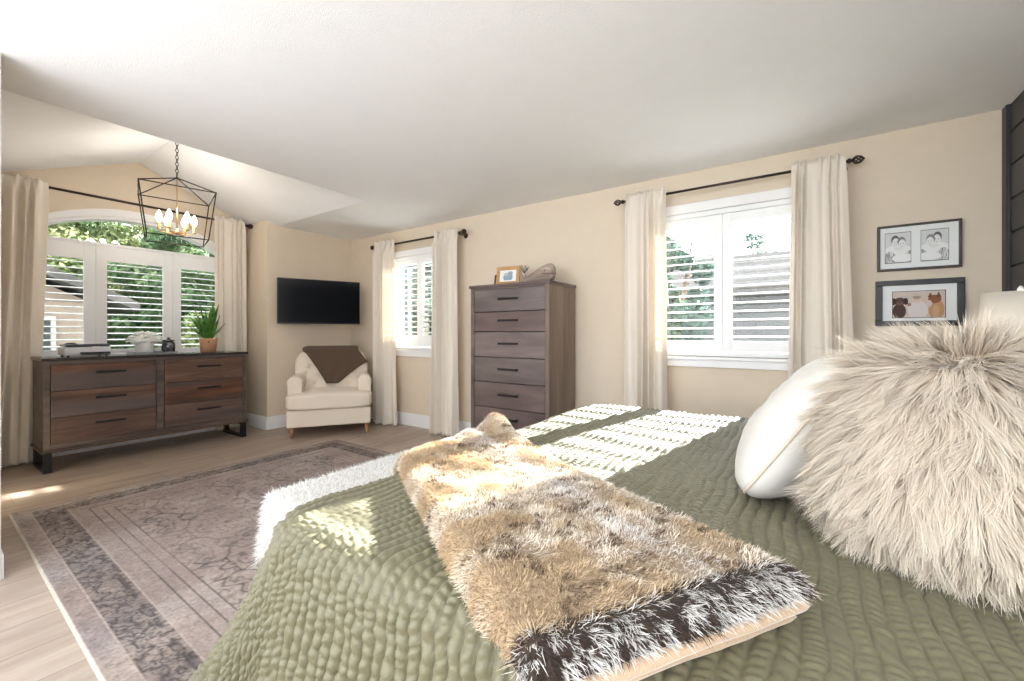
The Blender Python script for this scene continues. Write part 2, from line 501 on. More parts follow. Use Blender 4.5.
# ================================================================== SETTING
XE, XT, XW = 1.0, -5.21, -5.72          # east wall, tv wall, far window wall
YN, YA, YB = 3.61, 0.27, 2.485          # north wall, recess south and north sides
CE = 2.44                               # flat ceiling
RY, RZ = 1.44, 2.93                     # ridge of the vault
VY0, VY1, VX = 0.27, 2.60, -3.50
TH = 0.16

def struct(o): o['kind'] = 'structure'; return o

# floor
fb = MB(); fb.box(XW - TH, XE + 0.02, -1.26, YN + TH, -0.12, 0.0); struct(fb.build('floor', M['floor']))

# north wall with two openings
def wall_with_holes(mb, a0, a1, z0, z1, holes, put):
    xs = sorted({a0, a1, *[h[0] for h in holes], *[h[1] for h in holes]})
    for u, v in zip(xs, xs[1:]):
        cut = [h for h in holes if h[0] <= u + 1e-6 and h[1] >= v - 1e-6]
        if not cut: put(mb, u, v, z0, z1)
        else:
            put(mb, u, v, z0, cut[0][2]); put(mb, u, v, cut[0][3], z1)
BIG = (-1.03, 0.06, 0.965, 2.11)
SMALL = (-4.32, -3.46, 0.945, 2.10)
nb = MB()
wall_with_holes(nb, XT - TH, XE + TH, 0, CE + 0.05, [BIG, SMALL], lambda m, u, v, z0, z1: m.box(u, v, YN, YN + TH, z0, z1))
struct(nb.build('wall_north', M['wall']))
# tv wall and the return beside the window recess
tb = MB(); tb.box(XT - TH, XT, YB, YN, 0, 2.50); tb.box(XW, XT - TH, YB, YB + TH, 0, 2.55)
struct(tb.build('wall_northwest', M['wall']))
# south block whose corner closes the recess
sb = MB(); sb.box(XW - TH, -3.06, YA - 0.25, YA, 0, 2.5); sb.box(-3.31, -3.06, -1.1, YA - 0.25, 0, CE + .03)
sb.box(-3.06, XE + TH, -1.26, -1.1, 0, 0.72)  # unseen parapet added behind the camera to block low fill light
struct(sb.build('wall_south_and_light_parapet', M['wall']))
tr = MB()
tr.box(-3.06, -3.045, YA - 0.10, YA + 0.006, 0, CE, bev=0.003)
tr.box(-3.06, -3.05, -1.1, YA - 0.10, 0, CE)
struct(tr.build('trim_1', M['white']))
# east wall with shiplap
eb = MB(); eb.box(XE, XE + TH, 0.12, YN, 0, CE + 0.05); eb.box(XE, XE + TH, -1.1, 0.12, 0, 0.6); struct(eb.build('wall_east_and_light_parapet', M['wall']))  # low second box: unseen parapet added to hold back low daylight
sl = MB()
zz = 0.0
while zz < CE - 0.02:
    z1 = min(zz + 0.186, CE - 0.001)
    sl.box(XE - 0.018, XE - 0.001, 0.14, YN - 0.055, zz + 0.004, z1 - 0.004, bev=0.003, seg=1); zz += 0.19
sl.box(XE - 0.006, XE - 0.001, 0.12, YN - 0.06, 0, CE - .001)
sl.box(XE - 0.032, XE - 0.001, YN - 0.065, YN - 0.001, 0, CE - 0.001, bev=0.002, seg=1)
struct(sl.build('trim_2', M['shiplap']))

# west wall with the arched window hole (local strips along Y)
WY = 1.42; WHALF = 0.86
def arch(y, top=2.33, spring=2.06, half=WHALF):
    u = (y - WY) / half
    return spring + (top - spring) * max(0.0, 1 - u * u)
def vault(y):
    return RZ - (RZ - CE) * (abs(y - RY) / ((VY1 - RY) if y > RY else (RY - VY0)))
ww = MB()
ys = [YA - .25, YA] + [WY - WHALF + 2 * WHALF * i / 36 for i in range(37)] + [YB, YB + TH]
for y0, y1 in zip(ys, ys[1:]):
    def zt(y): return vault(min(max(y, VY0), VY1)) + 0.04
    if y0 >= WY - WHALF - 1e-6 and y1 <= WY + WHALF + 1e-6:
        ww.box(XW - TH, XW, y0, y1, 0, 0.90)
        ww.prism([(y0, arch(y0)), (y1, arch(y1)), (y1, zt(y1)), (y0, zt(y0))], 'yz', XW - TH, XW)
    else:
        ww.prism([(y0, 0), (y1, 0), (y1, zt(y1)), (y0, zt(y0))], 'yz', XW - TH, XW)
struct(ww.build('wall_west', M['wall']))

# ceiling: flat field with a gabled vault cut into it
cb = MB()
T_ = 0.03
cb.box(VX, XE + TH, -1.1, YN + TH, CE, CE + T_)
cb.box(XT - TH, VX, VY1, YN + TH, CE, CE + T_)
cb.box(XW - TH, VX, -1.1, VY0, CE, CE + T_)
cb.prism([(VY0, CE), (RY, RZ), (RY, RZ + T_), (VY0, CE + T_)], 'yz', XW - TH, VX)
cb.prism([(RY, RZ), (VY1, CE), (VY1, CE + T_), (RY, RZ + T_)], 'yz', XW - TH, VX)
cb.prism([(VY0, CE + .006), (VY1, CE + .006), (RY, RZ + T_)], 'yz', VX, VX + 0.02)
struct(cb.build('ceiling', M['ceiling']))

# baseboards: stepped profile
def baseboard(name, segs):
    b = MB()
    for x0, x1, y0, y1, nx, ny in segs:
        for d, h0, h1 in ((0.016, 0, 0.115), (0.011, 0.115, 0.135), (0.006, 0.135, 0.15)):
            if nx: b.box(x0, x0 + nx * d, y0, y1, h0, h1) if nx > 0 else b.box(x0 + nx * d, x0, y0, y1, h0, h1)
            else: b.box(x0, x1, y0, y0 + ny * d, h0, h1) if ny > 0 else b.box(x0, x1, y0 + ny * d, y0, h0, h1)
    struct(b.build(name, M['white']))
baseboard('baseboard_north', [(XT, XE - .035, YN, YN, 0, -1)])
baseboard('baseboard_west', [(XT, XT, YB, YN, 1, 0), (XW, XT + .016, YB, YB, 0, -1), (XW, XW, YA, YB, 1, 0)])
baseboard('baseboard_south', [(XW, -3.06, YA, YA, 0, 1)])

# ------------------------------------------------------------------ windows
def window_unit(idx, origin, rz, x0, x1, z0, z1, panels, shutter_label, arch_top=None, slat_gap=0.0655, glass_split=None, tilt=9):
    """local x along the wall (to the right seen from the room), local +y outdoors"""
    w = struct(empty('window_%d' % idx, origin, rz))
    c = 0.075
    fr = MB()
    # casing on the wall
    fr.box(x0 - c, x0 + .004, -0.02, 0.0, z0 - 0.02, z1 + (0.004 if arch_top is None else 0), bev=0.003)
    fr.box(x1 - .004, x1 + c, -0.02, 0.0, z0 - 0.02, z1 + (0.004 if arch_top is None else 0), bev=0.003)
    if arch_top is None:
        fr.box(x0 - c, x1 + c, -0.022, 0.0, z1 + .001, z1 + c, bev=0.003)
    else:
        n = 40
        for i in range(n):
            ua, ub = x0 - c + (x1 - x0 + 2 * c) * i / n, x0 - c + (x1 - x0 + 2 * c) * (i + 1) / n
            fi = lambda u: arch_top(u, 0.0); fo = lambda u: arch_top(u, c)
            fr.prism([(ua, fi(ua)), (ub, fi(ub)), (ub, fo(ub)), (ua, fo(ua))], 'xz', -0.022, 0.0)
    # stool and apron
    fr.box(x0 - c - 0.015, x1 + c + 0.015, -0.045, 0.0, z0 - 0.03, z0 - 0.005, bev=0.004)
    fr.box(x0 - c, x1 + c, -0.024, 0.0, z0 - 0.088, z0 - 0.03, bev=0.003)
    # reveal liner
    fr.box(x0 - .002, x0 + 0.012, 0.0, 0.155, z0, z1); fr.box(x1 - 0.012, x1 + .002, 0.0, 0.155, z0, z1)
    fr.box(x0, x1, 0.0, 0.155, z0 - .006, z0 + 0.012)
    if arch_top is None: fr.box(x0, x1, 0.0, 0.155, z1 - 0.012, z1 + .002)
    fr.build('casing', M['white'], w)
    # outer sash frame + glass
    sh = MB(); gl = MB()
    f = 0.035
    cuts = glass_split or [x0 + .012, x1 - .012]
    zt = z1 if arch_top is None else z1 - 0.03
    for a, b in zip(cuts, cuts[1:]):
        sh.box(a, a + f, 0.105, 0.145, z0 + .012, zt); sh.box(b - f, b, 0.105, 0.145, z0 + .012, zt)
        sh.box(a + f, b - f, 0.105, 0.145, z0 + .012, z0 + .012 + f); sh.box(a + f, b - f, 0.105, 0.145, zt - f, zt)
        gl.box(a + f, b - f, 0.122, 0.126, z0 + .012 + f, zt - f)
    if arch_top is not None:
        sh.box(x0 + .012, x1 - .012, 0.09, 0.145, z1 - 0.03, z1 + 0.012)
        n = 36
        for i in range(n):
            ua, ub = x0 + (x1 - x0) * i / n, x0 + (x1 - x0) * (i + 1) / n
            ga, gb = max(arch_top(ua, 0), z1 + .02), max(arch_top(ub, 0), z1 + .02)
            sh.prism([(ua, max(ga - 0.03, z1)), (ub, max(gb - 0.03, z1)), (ub, gb + .01), (ua, ga + .01)], 'xz', 0.0, 0.145)
            if ga - .03 > z1 + .012: gl.prism([(ua, z1 + .01), (ub, z1 + .01), (ub, gb - 0.028), (ua, ga - 0.028)], 'xz', 0.122, 0.126)
    sh.build('sash', M['white'], w)
    gl.build('pane', M['glass'], w)
    # plantation shutter: outer frame, hinged panels with blades
    s = empty('plantation_shutter', origin, rz)
    tag(s, shutter_label, 'shutter')
    lz0, lz1 = panels[0][2], panels[0][3]
    of = MB()
    X0, X1 = x0 + .013, x1 - .013
    top = z1 - .013 if arch_top is None else z1 + 0.012
    of.box(X0, X0 + 0.03, -0.012, 0.03, z0 + .013, top, bev=.002); of.box(X1 - 0.03, X1, -0.012, 0.03, z0 + .013, top, bev=.002)
    of.box(X0 + .03, X1 - .03, -0.012, 0.03, top - 0.028, top, bev=.002); of.box(X0 + .03, X1 - .03, -0.012, 0.03, z0 + .013, z0 + 0.035, bev=.002)
    of.build('frame', M['shutter'], s)
    edges = [X0 + .031]
    for p, q in zip(panels, panels[1:]): edges.append((p[1] + q[0]) / 2)
    edges.append(X1 - .031)
    for (a, b), p in zip(zip(edges, edges[1:]), panels):
        a += 0.0015; b -= 0.0015
        pm = MB()
        pm.box(a, p[0], -0.006, 0.024, z0 + .037, top - 0.03, bev=.003); pm.box(p[1], b, -0.006, 0.024, z0 + .037, top - 0.03, bev=.003)
        pm.box(p[0], p[1], -0.004, 0.022, z0 + .037, p[2], bev=.002); pm.box(p[0], p[1], -0.004, 0.022, p[3], top - 0.03, bev=.002)
        po = pm.build('panel', M['shutter'], s)
        lm = MB()
        n = int(round((p[3] - p[2]) / slat_gap)); g = (p[3] - p[2]) / n
        t = math.radians(tilt)
        for k in range(n):
            zc = p[2] + g * (k + 0.5)
            prof = []
            for q in range(12):
                an = 2 * math.pi * q / 12
                yy, zz_ = 0.036 * math.cos(an), 0.0055 * math.sin(an)
                prof.append((0.009 + yy * math.cos(t) - zz_ * math.sin(t), zc + yy * math.sin(t) + zz_ * math.cos(t)))
            lm.prism(prof, 'yz', p[0] + .002, p[1] - .002)
        lm.build('louvers', M['shutter'], po)
    return w

window_unit(1, (0, YN, 0), 0, *BIG[:2], BIG[2], BIG[3], [(-0.93, -0.55, 1.085, 1.995), (-0.427, -0.035, 1.085, 1.995)],
            'white plantation shutter with open louvers in the large window beside the framed pictures', glass_split=[-1.018, -0.49, 0.048])
window_unit(2, (0, YN, 0), 0, *SMALL[:2], SMALL[2], SMALL[3], [(-4.23, -3.865, 1.12, 1.99), (-3.77, -3.545, 1.12, 1.99)],
            'white plantation shutter in the small window between armchair and tall chest', tilt=5)
def arch_fn(u, c):
    hw = WHALF + c
    return 2.06 + (0.27 + c) * max(0.0, 1 - ((u - WY) / hw) ** 2)
window_unit(3, (XW, 0, 0), math.radians(90), WY - WHALF, WY + WHALF, 0.90, 2.03,
            [(0.67, 1.03, 0.985, 1.865), (1.196, 1.645, 0.985, 1.865), (1.806, 2.16, 0.985, 1.865)],
            'wide three-panel white plantation shutter under the arched window behind the long dresser', arch_top=arch_fn, slat_gap=0.062, tilt=8)

# ------------------------------------------------------------------ curtains and rods
def rod(label, p0, p1, r=0.012, fin='ball'):
    p0, p1 = Vector(p0), Vector(p1); d = (p1 - p0).normalized(); mid = (p0 + p1) / 2
    o = empty('curtain_rod', mid); tag(o, label, 'curtain rod')
    MB().tube([p0 - mid, p1 - mid], r, 12).build('rod', M['bronze'], o)
    for e, sg in ((p0, -1), (p1, 1)):
        q = e - mid
        b = MB()
        prof = [(0.006, -.004), (0.017, 0), (0.017, 0.012), (0.010, 0.016), (0.010, 0.022), (0.022, 0.032), (0.030, 0.050), (0.030, 0.064), (0.022, 0.082), (0.009, 0.094), (0.001, 0.096)]
        if fin == 'twist':
            n = 6
            b.lathe(prof[:5], (0, 0, 0), 12, 'z')
            for k in range(n):
                pts = []
                for j in range(11):
                    t = j / 10; a = 2 * math.pi * k / n + t * 2.4; rr = 0.023 * math.sin(math.pi * t) ** .8
                    pts.append((rr * math.cos(a), rr * math.sin(a), 0.018 + 0.062 * t))
                b.tube(pts, 0.0048, 5)
            b.ball((0, 0, 0.080), 0.006)
        else:
            b.lathe(prof[:5], (0, 0, 0), 16, 'z'); b.ball((0, 0, 0.046), 0.029, 3)
        m_ = Matrix.Translation(q) @ (d * sg).to_track_quat('Z', 'Y').to_matrix().to_4x4()
        b.xform(m_); b.build('finial', M['bronze'], o)
    return o

def rod2(label, p0, p1, wdir, dist, **kw):
    """curtain rod with brackets reaching the wall"""
    p0, p1 = Vector(p0), Vector(p1)
    br = kw.pop('brackets', ())
    o = rod(label, p0, p1, **kw)
    mid = (p0 + p1) / 2; wv = Vector(wdir)
    for t in br:
        c = p0.lerp(p1, t) - mid
        b = MB(); b.tube([c + Vector((0, 0, -0.018)), c + wv * (dist - .004) + Vector((0, 0, -0.018))], 0.007, 8)
        e = c + wv * (dist - 0.009)
        b.ball(e + Vector((0, 0, -.018)), 0.03, 2, sc=(0.25 if abs(wv.x) > .5 else 1, 0.25 if abs(wv.y) > .5 else 1, 1.0))
        b.build('bracket', M['bronze'], o)
    return o

def curtain(label, a, b, ztop, depth_dir, folds=6, bot=None, amp=0.035, seed=1, header=0.045, group=None, zbot=0.012):
    """panel gathered on the rod from a to b (xy); bot: (a,b) at the hem; depth_dir points to the room"""
    a = np.array(a, float); b = np.array(b, float)
    ba, bb = (a, b) if bot is None else (np.array(bot[0], float), np.array(bot[1], float))
    dd = np.array(depth_dir, float)
    nu, nv = 170, 70
    u = np.linspace(0, 1, nu)[:, None]; v = np.linspace(0, 1, nv)[None, :]
    zt = ztop + header; hgt = zt - zbot
    rs = np.random.default_rng(seed)
    ph = rs.uniform(0, 6, 4)
    warp = u + 0.05 * np.sin(2 * np.pi * u * 1.7 + ph[0]) + 0.035 * v * np.sin(2 * np.pi * u * 1.3 + ph[1] + v * 2.2)
    k = np.clip(v * hgt / 0.16, 0, 1)
    # pinched header then open folds that wander toward the hem
    pinch = np.exp(-((np.mod(warp * folds, 1.0) - .5) / 0.13) ** 2)
    wave = np.sin(2 * np.pi * folds * warp) + 0.45 * np.sin(2 * np.pi * folds * .53 * warp + ph[2] + 1.8 * v)
    dep = (1 - k) * (0.017 + 0.030 * pinch) + k * (0.024 + amp * 0.5 + amp * (0.95 + 0.6 * v) * wave * (0.75 + 0.45 * np.sin(5 * u + ph[3] + 1.5 * v))) 
    su = u + 0.012 * k * np.cos(2 * np.pi * folds * warp)
    top = a[None, None, :] + (b - a)[None, None, :] * su[..., None]
    low = ba[None, None, :] + (bb - ba)[None, None, :] * su[..., None]
    e = (v ** 1.1)[..., None]
    xy = top * (1 - e) + low * e + dd[None, None, :] * dep[..., None]
    z = zt - hgt * v + 0 * u - 0.006 * np.cos(2 * np.pi * folds * warp) * (1 - k)
    V = np.concatenate([xy, z[..., None]], -1)
    c = V.reshape(-1, 3).mean(0); c[2] = zbot
    me = fast_mesh('curtain', V.reshape(-1, 3) - c, grid_faces(nu, nv))
    o = link('curtain', me, M['curtain'], None, tuple(c))
    s = o.modifiers.new('t', 'SOLIDIFY'); s.thickness = 0.003
    tag(o, label, 'curtain', group)
    return o

RY_ = 3.49
rod2('slim dark curtain rod with twisted cage finials over the large shuttered window', (-1.235, RY_, 2.262), (0.262, RY_, 2.262), (0, 1, 0), YN - RY_, fin='twist', r=0.0095, brackets=(0.012, 0.985))
rod2('short dark curtain rod with ball finials over the small corner window', (-4.525, RY_, 2.25), (-3.06, RY_, 2.25), (0, 1, 0), YN - RY_, r=0.012, brackets=(0.012, 0.985))
rod2('long dark curtain rod running across the arched window', (-5.57, 0.335, 2.455), (-5.57, 2.415, 2.455), (-1, 0, 0), 0.15, r=0.012, brackets=(0.02, 0.985))
curtain('cream curtain panel at the left side of the large shuttered window beside the tall chest', (-1.205, RY_), (-0.88, RY_), 2.262, (0, -1), folds=5, bot=((-1.21, RY_), (-0.86, RY_)), seed=3, amp=.03)
curtain('cream curtain panel between the large shuttered window and the framed pictures', (-0.045, RY_), (0.248, RY_), 2.262, (0, -1), folds=5, bot=((-0.075, RY_), (0.31, RY_)), seed=5, amp=.036)
curtain('cream curtain panel hanging beside the armchair at the small corner window', (-4.50, RY_), (-4.12, RY_), 2.25, (0, -1), folds=5, bot=((-4.50, RY_), (-4.05, RY_)), seed=8, amp=.03)
curtain('cream curtain panel between the small corner window and the tall chest', (-3.43, RY_), (-3.085, RY_), 2.25, (0, -1), folds=5, bot=((-3.43, RY_), (-3.06, RY_ - .02)), seed=11, amp=.04)
curtain('cream curtain panel hanging left of the arched window beside the dresser', (-5.57, 0.37), (-5.57, 0.775), 2.455, (1, 0), folds=5, bot=((-5.54, 0.33), (-5.62, 0.71)), seed=14, amp=.03)
curtain('cream curtain panel hanging right of the arched window behind the potted plant', (-5.57, 2.07), (-5.57, 2.39), 2.455, (1, 0), folds=5, bot=((-5.62, 2.10), (-5.62, 2.43)), seed=17, amp=.02)

# ================================================================== FURNITURE
def bar_handle(parent, x, z, y, L, r=0.006, stand=0.028):
    """square bar pull; front faces local -y"""
    b = MB()
    b.box(x - L / 2, x + L / 2, y - stand - 0.009, y - stand + 0.003, z - 0.009, z + 0.009, bev=.003)
    for s_ in (-1, 1):
        b.box(x + s_ * (L / 2 - 0.012) - 0.008, x + s_ * (L / 2 - 0.012) + 0.008, y - stand, y + .001, z - 0.008, z + 0.008)
    b.build('handle', M['black'], parent)

# ---- long dresser: local x along the front (seen left to right), front at local y=0, back +y
W_, D_, HT = 1.54, 0.47, 0.94
dr = empty('dresser', (-5.055, 0.665 + W_ / 2, 0), math.radians(90))
tag(dr, 'long brown reclaimed-wood dresser with six drawers on black metal legs under arched window', 'dresser')
hw = W_ / 2
b = MB()
b.box(-hw + .012, -hw + 0.05, 0.0, D_, 0.185, 0.915, bev=.002); b.box(hw - 0.05, hw - .012, 0.0, D_, 0.185, 0.915, bev=.002)
b.box(-hw + .05, hw - .05, 0.004, D_, 0.185, 0.225); b.box(-hw + .05, hw - .05, 0.004, D_, 0.885, 0.915)
b.box(-0.03, 0.03, 0.004, D_, 0.225, 0.885, bev=.002)
b.box(-hw + .05, hw - .05, D_ - 0.015, D_, 0.2, 0.9); b.box(-hw + .05, hw - .05, 0.03, D_ - .02, 0.2, 0.215)
b.build('carcass', M['dresser_frame'], dr)
MB().box(-hw, hw, -0.015, D_ + .005, 0.915, HT, bev=.003).build('top', M['dresser_top'], dr)
MB().box(-hw - .002, hw + .002, -0.018, D_ + .002, 0.165, 0.187, bev=.003).build('plinth', M['dresser_frame'], dr)
for sx in (-1, 1):
    x0, x1 = (-hw + .054, -.034) if sx < 0 else (.034, hw - .054)
    for k in range(3):
        z0, z1 = 0.229 + k * 0.2185, 0.229 + (k + 1) * 0.2185 - 0.004
        MBd = MB().box(x0, x1, 0.0, 0.022, z0, z1, bev=.002)
        MBd.box(x0 + .02, x1 - .02, 0.022, D_ - .05, z0 + .01, z1 - .02)
        d_ = MBd.build('drawer', M['dresser'], dr)
        bar_handle(d_, (x0 + x1) / 2 + 0.02, (z0 + z1) / 2 + .035, 0.0, 0.20)
for sx in (-1, 1):
    x = sx * (hw - 0.036); b = MB(); w = 0.026; t = 0.03
    b.box(x - w, x + w, 0.005, 0.005 + t, 0.0, 0.165, bev=.002); b.box(x - w, x + w, D_ - t - .02, D_ - .02, 0.0, 0.165, bev=.002)
    b.box(x - w, x + w, .005 + t, D_ - t - .02, 0.0, 0.022, bev=.002); b.box(x - w, x + w, .005 + t, D_ - t - .02, 0.145, 0.165)
    b.build('leg', M['black'], dr)

# ---- tall chest
W_, D_, HT = 0.873, 0.49, 1.59
ch = empty('tall_chest_of_drawers', (-2.15, 3.08, 0), 0)
tag(ch, 'tall grey-brown wooden chest of drawers standing between the two shuttered windows', 'chest of drawers')
hw = W_ / 2
b = MB()
b.box(-hw + .012, -hw + .05, 0, D_, 0.0, HT - .025, bev=.002); b.box(-hw + .05, hw - .05, .012, D_, 0.03, 0.075)
b.box(-hw + .05, hw - .05, D_ - .015, D_, .07, HT - .03); b.box(-hw + .05, hw - .05, .004, D_ - .02, HT - .045, HT - .025)
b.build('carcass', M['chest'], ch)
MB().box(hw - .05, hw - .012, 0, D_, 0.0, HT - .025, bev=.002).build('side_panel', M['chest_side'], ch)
MB().box(-hw, hw, -.014, D_ + .004, HT - .025, HT, bev=.003).build('top', M['chest'], ch)
zs = [0.078, 0.265, 0.465, 0.697, 0.925, 1.158, 1.340, 1.545]
for z0, z1 in zip(zs, zs[1:]):
    q = MB().box(-hw + .054, hw - .054, .002, .024, z0 + .003, z1 - .003, bev=.003)
    q.box(-hw + .07, hw - .07, .024, D_ - .04, z0 + .02, z1 - .03)
    d_ = q.build('drawer', M['chest'], ch)
    bar_handle(d_, 0.012, (z0 + z1) / 2 + .01, .002, 0.20)

# ---- wall television on an arm
tvl, tvr = Vector((-5.12, 2.557, 0)), Vector((-4.75, 3.43, 0))
tc = (tvl + tvr) / 2; dv = (tvr - tvl)
tv = empty('television', (tc.x, tc.y, 1.258), math.atan2(dv.y, dv.x))
tag(tv, 'black flat-screen television mounted on the wall above the cream armchair', 'television')
TW = dv.length / 2
MB().box(-TW, TW, 0.0, 0.035, 0, .55, bev=.004).box(-TW + .2, TW - .2, .035, .06, .08, .42, bev=.008).build('housing', M['plastic_black'], tv)
MB().box(-TW + .009, TW - .009, -.002, .001, .016, .541).build('screen', M['screen'], tv)
# bracket in tv space reaching the wall
rot = -math.atan2(dv.y, dv.x)
wallpt = Vector((XT + .004, 3.1, 1.258 + .27)) - Vector((tc.x, tc.y, 1.258))
wallpt.rotate(Matrix.Rotation(rot, 3, 'Z'))
bm_ = MB().box(-.1, .1, .058, .07, .17, .37)
bm_.tube([(0.0, .066, .27), (0.12, wallpt.y * .5, .27), (wallpt.x, wallpt.y, .27)], .014, 8)
plate = MB().box(-.012, .0, -.05, .05, -.12, .12)
plate.xform(Matrix.Translation(wallpt + Vector((0, 0, 0))) @ Matrix.Rotation(rot, 4, 'Z'))
me_ = bpy.data.meshes.new('t'); plate.bm.to_mesh(me_); plate.bm.free(); bm_.bm.from_mesh(me_)
bm_.build('wall_arm', M['black'], tv)

# ---- armchair in the corner
ac = empty('armchair', (-4.56, 2.90, 0), math.radians(55.2))
tag(ac, 'cream upholstered armchair with button-tufted back and turned brass-castered legs below the television', 'armchair')
hw = 0.44
# base
MB().box(-hw + .01, hw - .01, -.33, .36, .12, .31, bev=.018, seg=4).build('seat_base', M['linen'], ac, smooth=True)
# T cushion
def tcush(V):
    x, y, z = V[:, 0].copy(), V[:, 1], V[:, 2].copy()
    back = np.clip((y + .12) / .04, 0, 1)
    V[:, 0] = x * (1 - back * .30)
    V[:, 2] = z + .012 * np.cos(np.clip(x / .4, -1, 1) * 1.5) * np.clip(z / .05, 0, 1)
    return V
co = link('seat_cushion', superbox(.45, .37, .088, e=7, n=40, disp=tcush), M['linen'], ac, (0, -.03, .392))
pts = []
for k in range(60):
    a = 2 * math.pi * k / 60
    cx_, cy_ = math.cos(a), math.sin(a); r = (abs(cx_) ** 7 + abs(cy_) ** 7) ** (-1 / 7)
    px, py = cx_ * r * .446, cy_ * r * .366
    back = min(max((py + .12) / .04, 0), 1)
    pts.append((px * (1 - back * .30), py, .052))
MB().tube(pts, .005, 6, closed=True).build('piping', M['linen'], co)
# rolled arms
for s_ in (-1, 1):
    prof = []
    for k in range(25):
        t = k / 24
        if t < .2: prof.append((-.07, .30 + .25 * (t / .2)))
        elif t > .8: prof.append((.07, .55 - .25 * ((t - .8) / .2)))
        else:
            a = math.pi * (1 - (t - .2) / .6); prof.append((.082 * math.cos(a), .56 + .085 * math.sin(a) + .02))
    b = MB(); b.prism([(s_ * (hw - .075) + p[0], p[1]) for p in prof], 'xz', -.19, .34)
    bmesh.ops.bevel(b.bm, geom=[e for e in b.bm.edges if abs(e.verts[0].co.y - e.verts[1].co.y) < 1e-5], offset=.02, segments=3, affect='EDGES', profile=.5)
    b.build('armrest', M['linen'], ac, smooth=True)
# tufted back, leaning
btn = [(-.24, .74), (0, .74), (.24, .74), (-.12, .64), (.12, .64), (-.3, .64), (.3, .64), (-.2, .54), (0, .54), (.2, .54)]
def backd(V):
    x, y, z = V[:, 0].copy(), V[:, 1].copy(), V[:, 2].copy()
    tz = (z + .29) / .58
    # rounded shoulders, narrower at the foot
    V[:, 0] = x * (0.93 + .07 * tz) 
    front = y < 0
    for bx, bz in btn:
        d2 = (x - bx) ** 2 + (z + .67 - bz) ** 2
        V[:, 1] += np.where(front, .035 * np.exp(-d2 / .0011) + .012 * np.exp(-d2 / .006), 0)
    V[:, 1] += .16 * (tz - .3) * 1.0
    return V
bo = link('backrest', superbox(.43, .085, .29, e=3.4, n=64, disp=backd), M['linen'], ac, (0, .27, .67))
for bx, bz in btn:
    MB().ball((bx * .97, 0.225 - .27 + .16 * ((bz - .38) / .58 - .3) - .0, bz - .67), .011, 2, sc=(1, .5, 1)).build('button', M['linen'], bo)
for sx in (-1, 1):
    for fy in (-.29, .31):
        b = MB()
        b.lathe([(.028, .13), (.03, .12), (.024, .112), (.018, .10), (.027, .085), (.024, .07), (.014, .058), (.016, .05)], (sx * (hw - .055), fy, 0), 16)
        lg = b.build('leg', M['legwood'], ac)
        c = MB(); c.lathe([(.017, .055), (.018, .045), (.012, .038), (.012, .03)], (sx * (hw - .055), fy, 0), 14)
        c.lathe([(.004, -.009), (.021, -.008), (.023, 0), (.021, .008), (.004, .009)], (sx * (hw - .055), fy - .004, .023), 16, 'x')
        c.build('caster', M['brass'], lg)
# knit throw over the back: triangular fall in front, draped over the top
th = []
nu, nv = 60, 60
U, Vv = np.meshgrid(np.linspace(-1, 1, nu), np.linspace(0, 1, nv), indexing='ij')
# path over the back: v 0 behind, .3 at the crest, 1 at the tip in front
zb = .665 + .295
def back_front_y(z): return .27 - .085 + .16 * ((z - .38) / .58 - .3) - .012
X0l, X0r = -.36, .30
xx = np.zeros_like(U); yy = np.zeros_like(U); zz_ = np.zeros_like(U)
for i in range(nu):
    for j in range(nv):
        u, v = U[i, j], Vv[i, j]
        if v < .25:
            t = v / .25
            z = .74 + (zb - .74) * t; y = .27 + .098 + .16 * ((z - .38) / .58 - .3)
            if t > .8: y -= (t - .8) / .2 * .03
            xl, xr = -.33, .30
        elif v < .4:
            t = (v - .25) / .15; a = math.pi * t
            yc = .27 + .16 * ((zb - .38) / .58 - .3)
            y = yc + .078 * math.cos(a); z = zb + .012 * math.sin(a) - .02 + .024 * math.sin(a)
            xl, xr = -.33, .30
        else:
            t = (v - .4) / .6
            z = zb - .02 - .405 * t
            y = back_front_y(z) - .012 * math.sin(min(t * 8, 1.57))
            # left edge falls to the tip; right edge goes out to a corner then back in
            xl = -.33 + .27 * t ** .85
            xr = (.30 + .12 * t / .35) if t < .35 else (.42 - (.42 - .075) * ((t - .35) / .65) ** .9)
        x = xl + (xr - xl) * (u + 1) / 2
        dz = 0
        shoulder = max(0, abs(x) - .27)
        if v < .95 and v > .2: dz = -1.6 * shoulder ** 1.6 * max(0, 1 - max(0, v - .4) * 4)
        y += -.004 * math.sin(u * 9 + v * 5) * (1 if v > .4 else 0)
        xx[i, j], yy[i, j], zz_[i, j] = x, y, z + dz
V = np.stack([xx, yy, zz_], -1).reshape(-1, 3)
Vw = V.copy(); a = math.radians(55.2)
Vw[:, 0] = V[:, 0] * math.cos(a) - V[:, 1] * math.sin(a) + -4.56
Vw[:, 1] = V[:, 0] * math.sin(a) + V[:, 1] * math.cos(a) + 2.90
org = np.array([-4.7, 3.0, .96])
kb = link('knit_throw', fast_mesh('knit_throw', Vw - org, grid_faces(nu, nv)), M['knit'], None, tuple(org))
s = kb.modifiers.new('t', 'SOLIDIFY'); s.thickness = .012; s.offset = -1
tag(kb, 'dark brown knitted throw draped over the back of the cream armchair', 'throw')

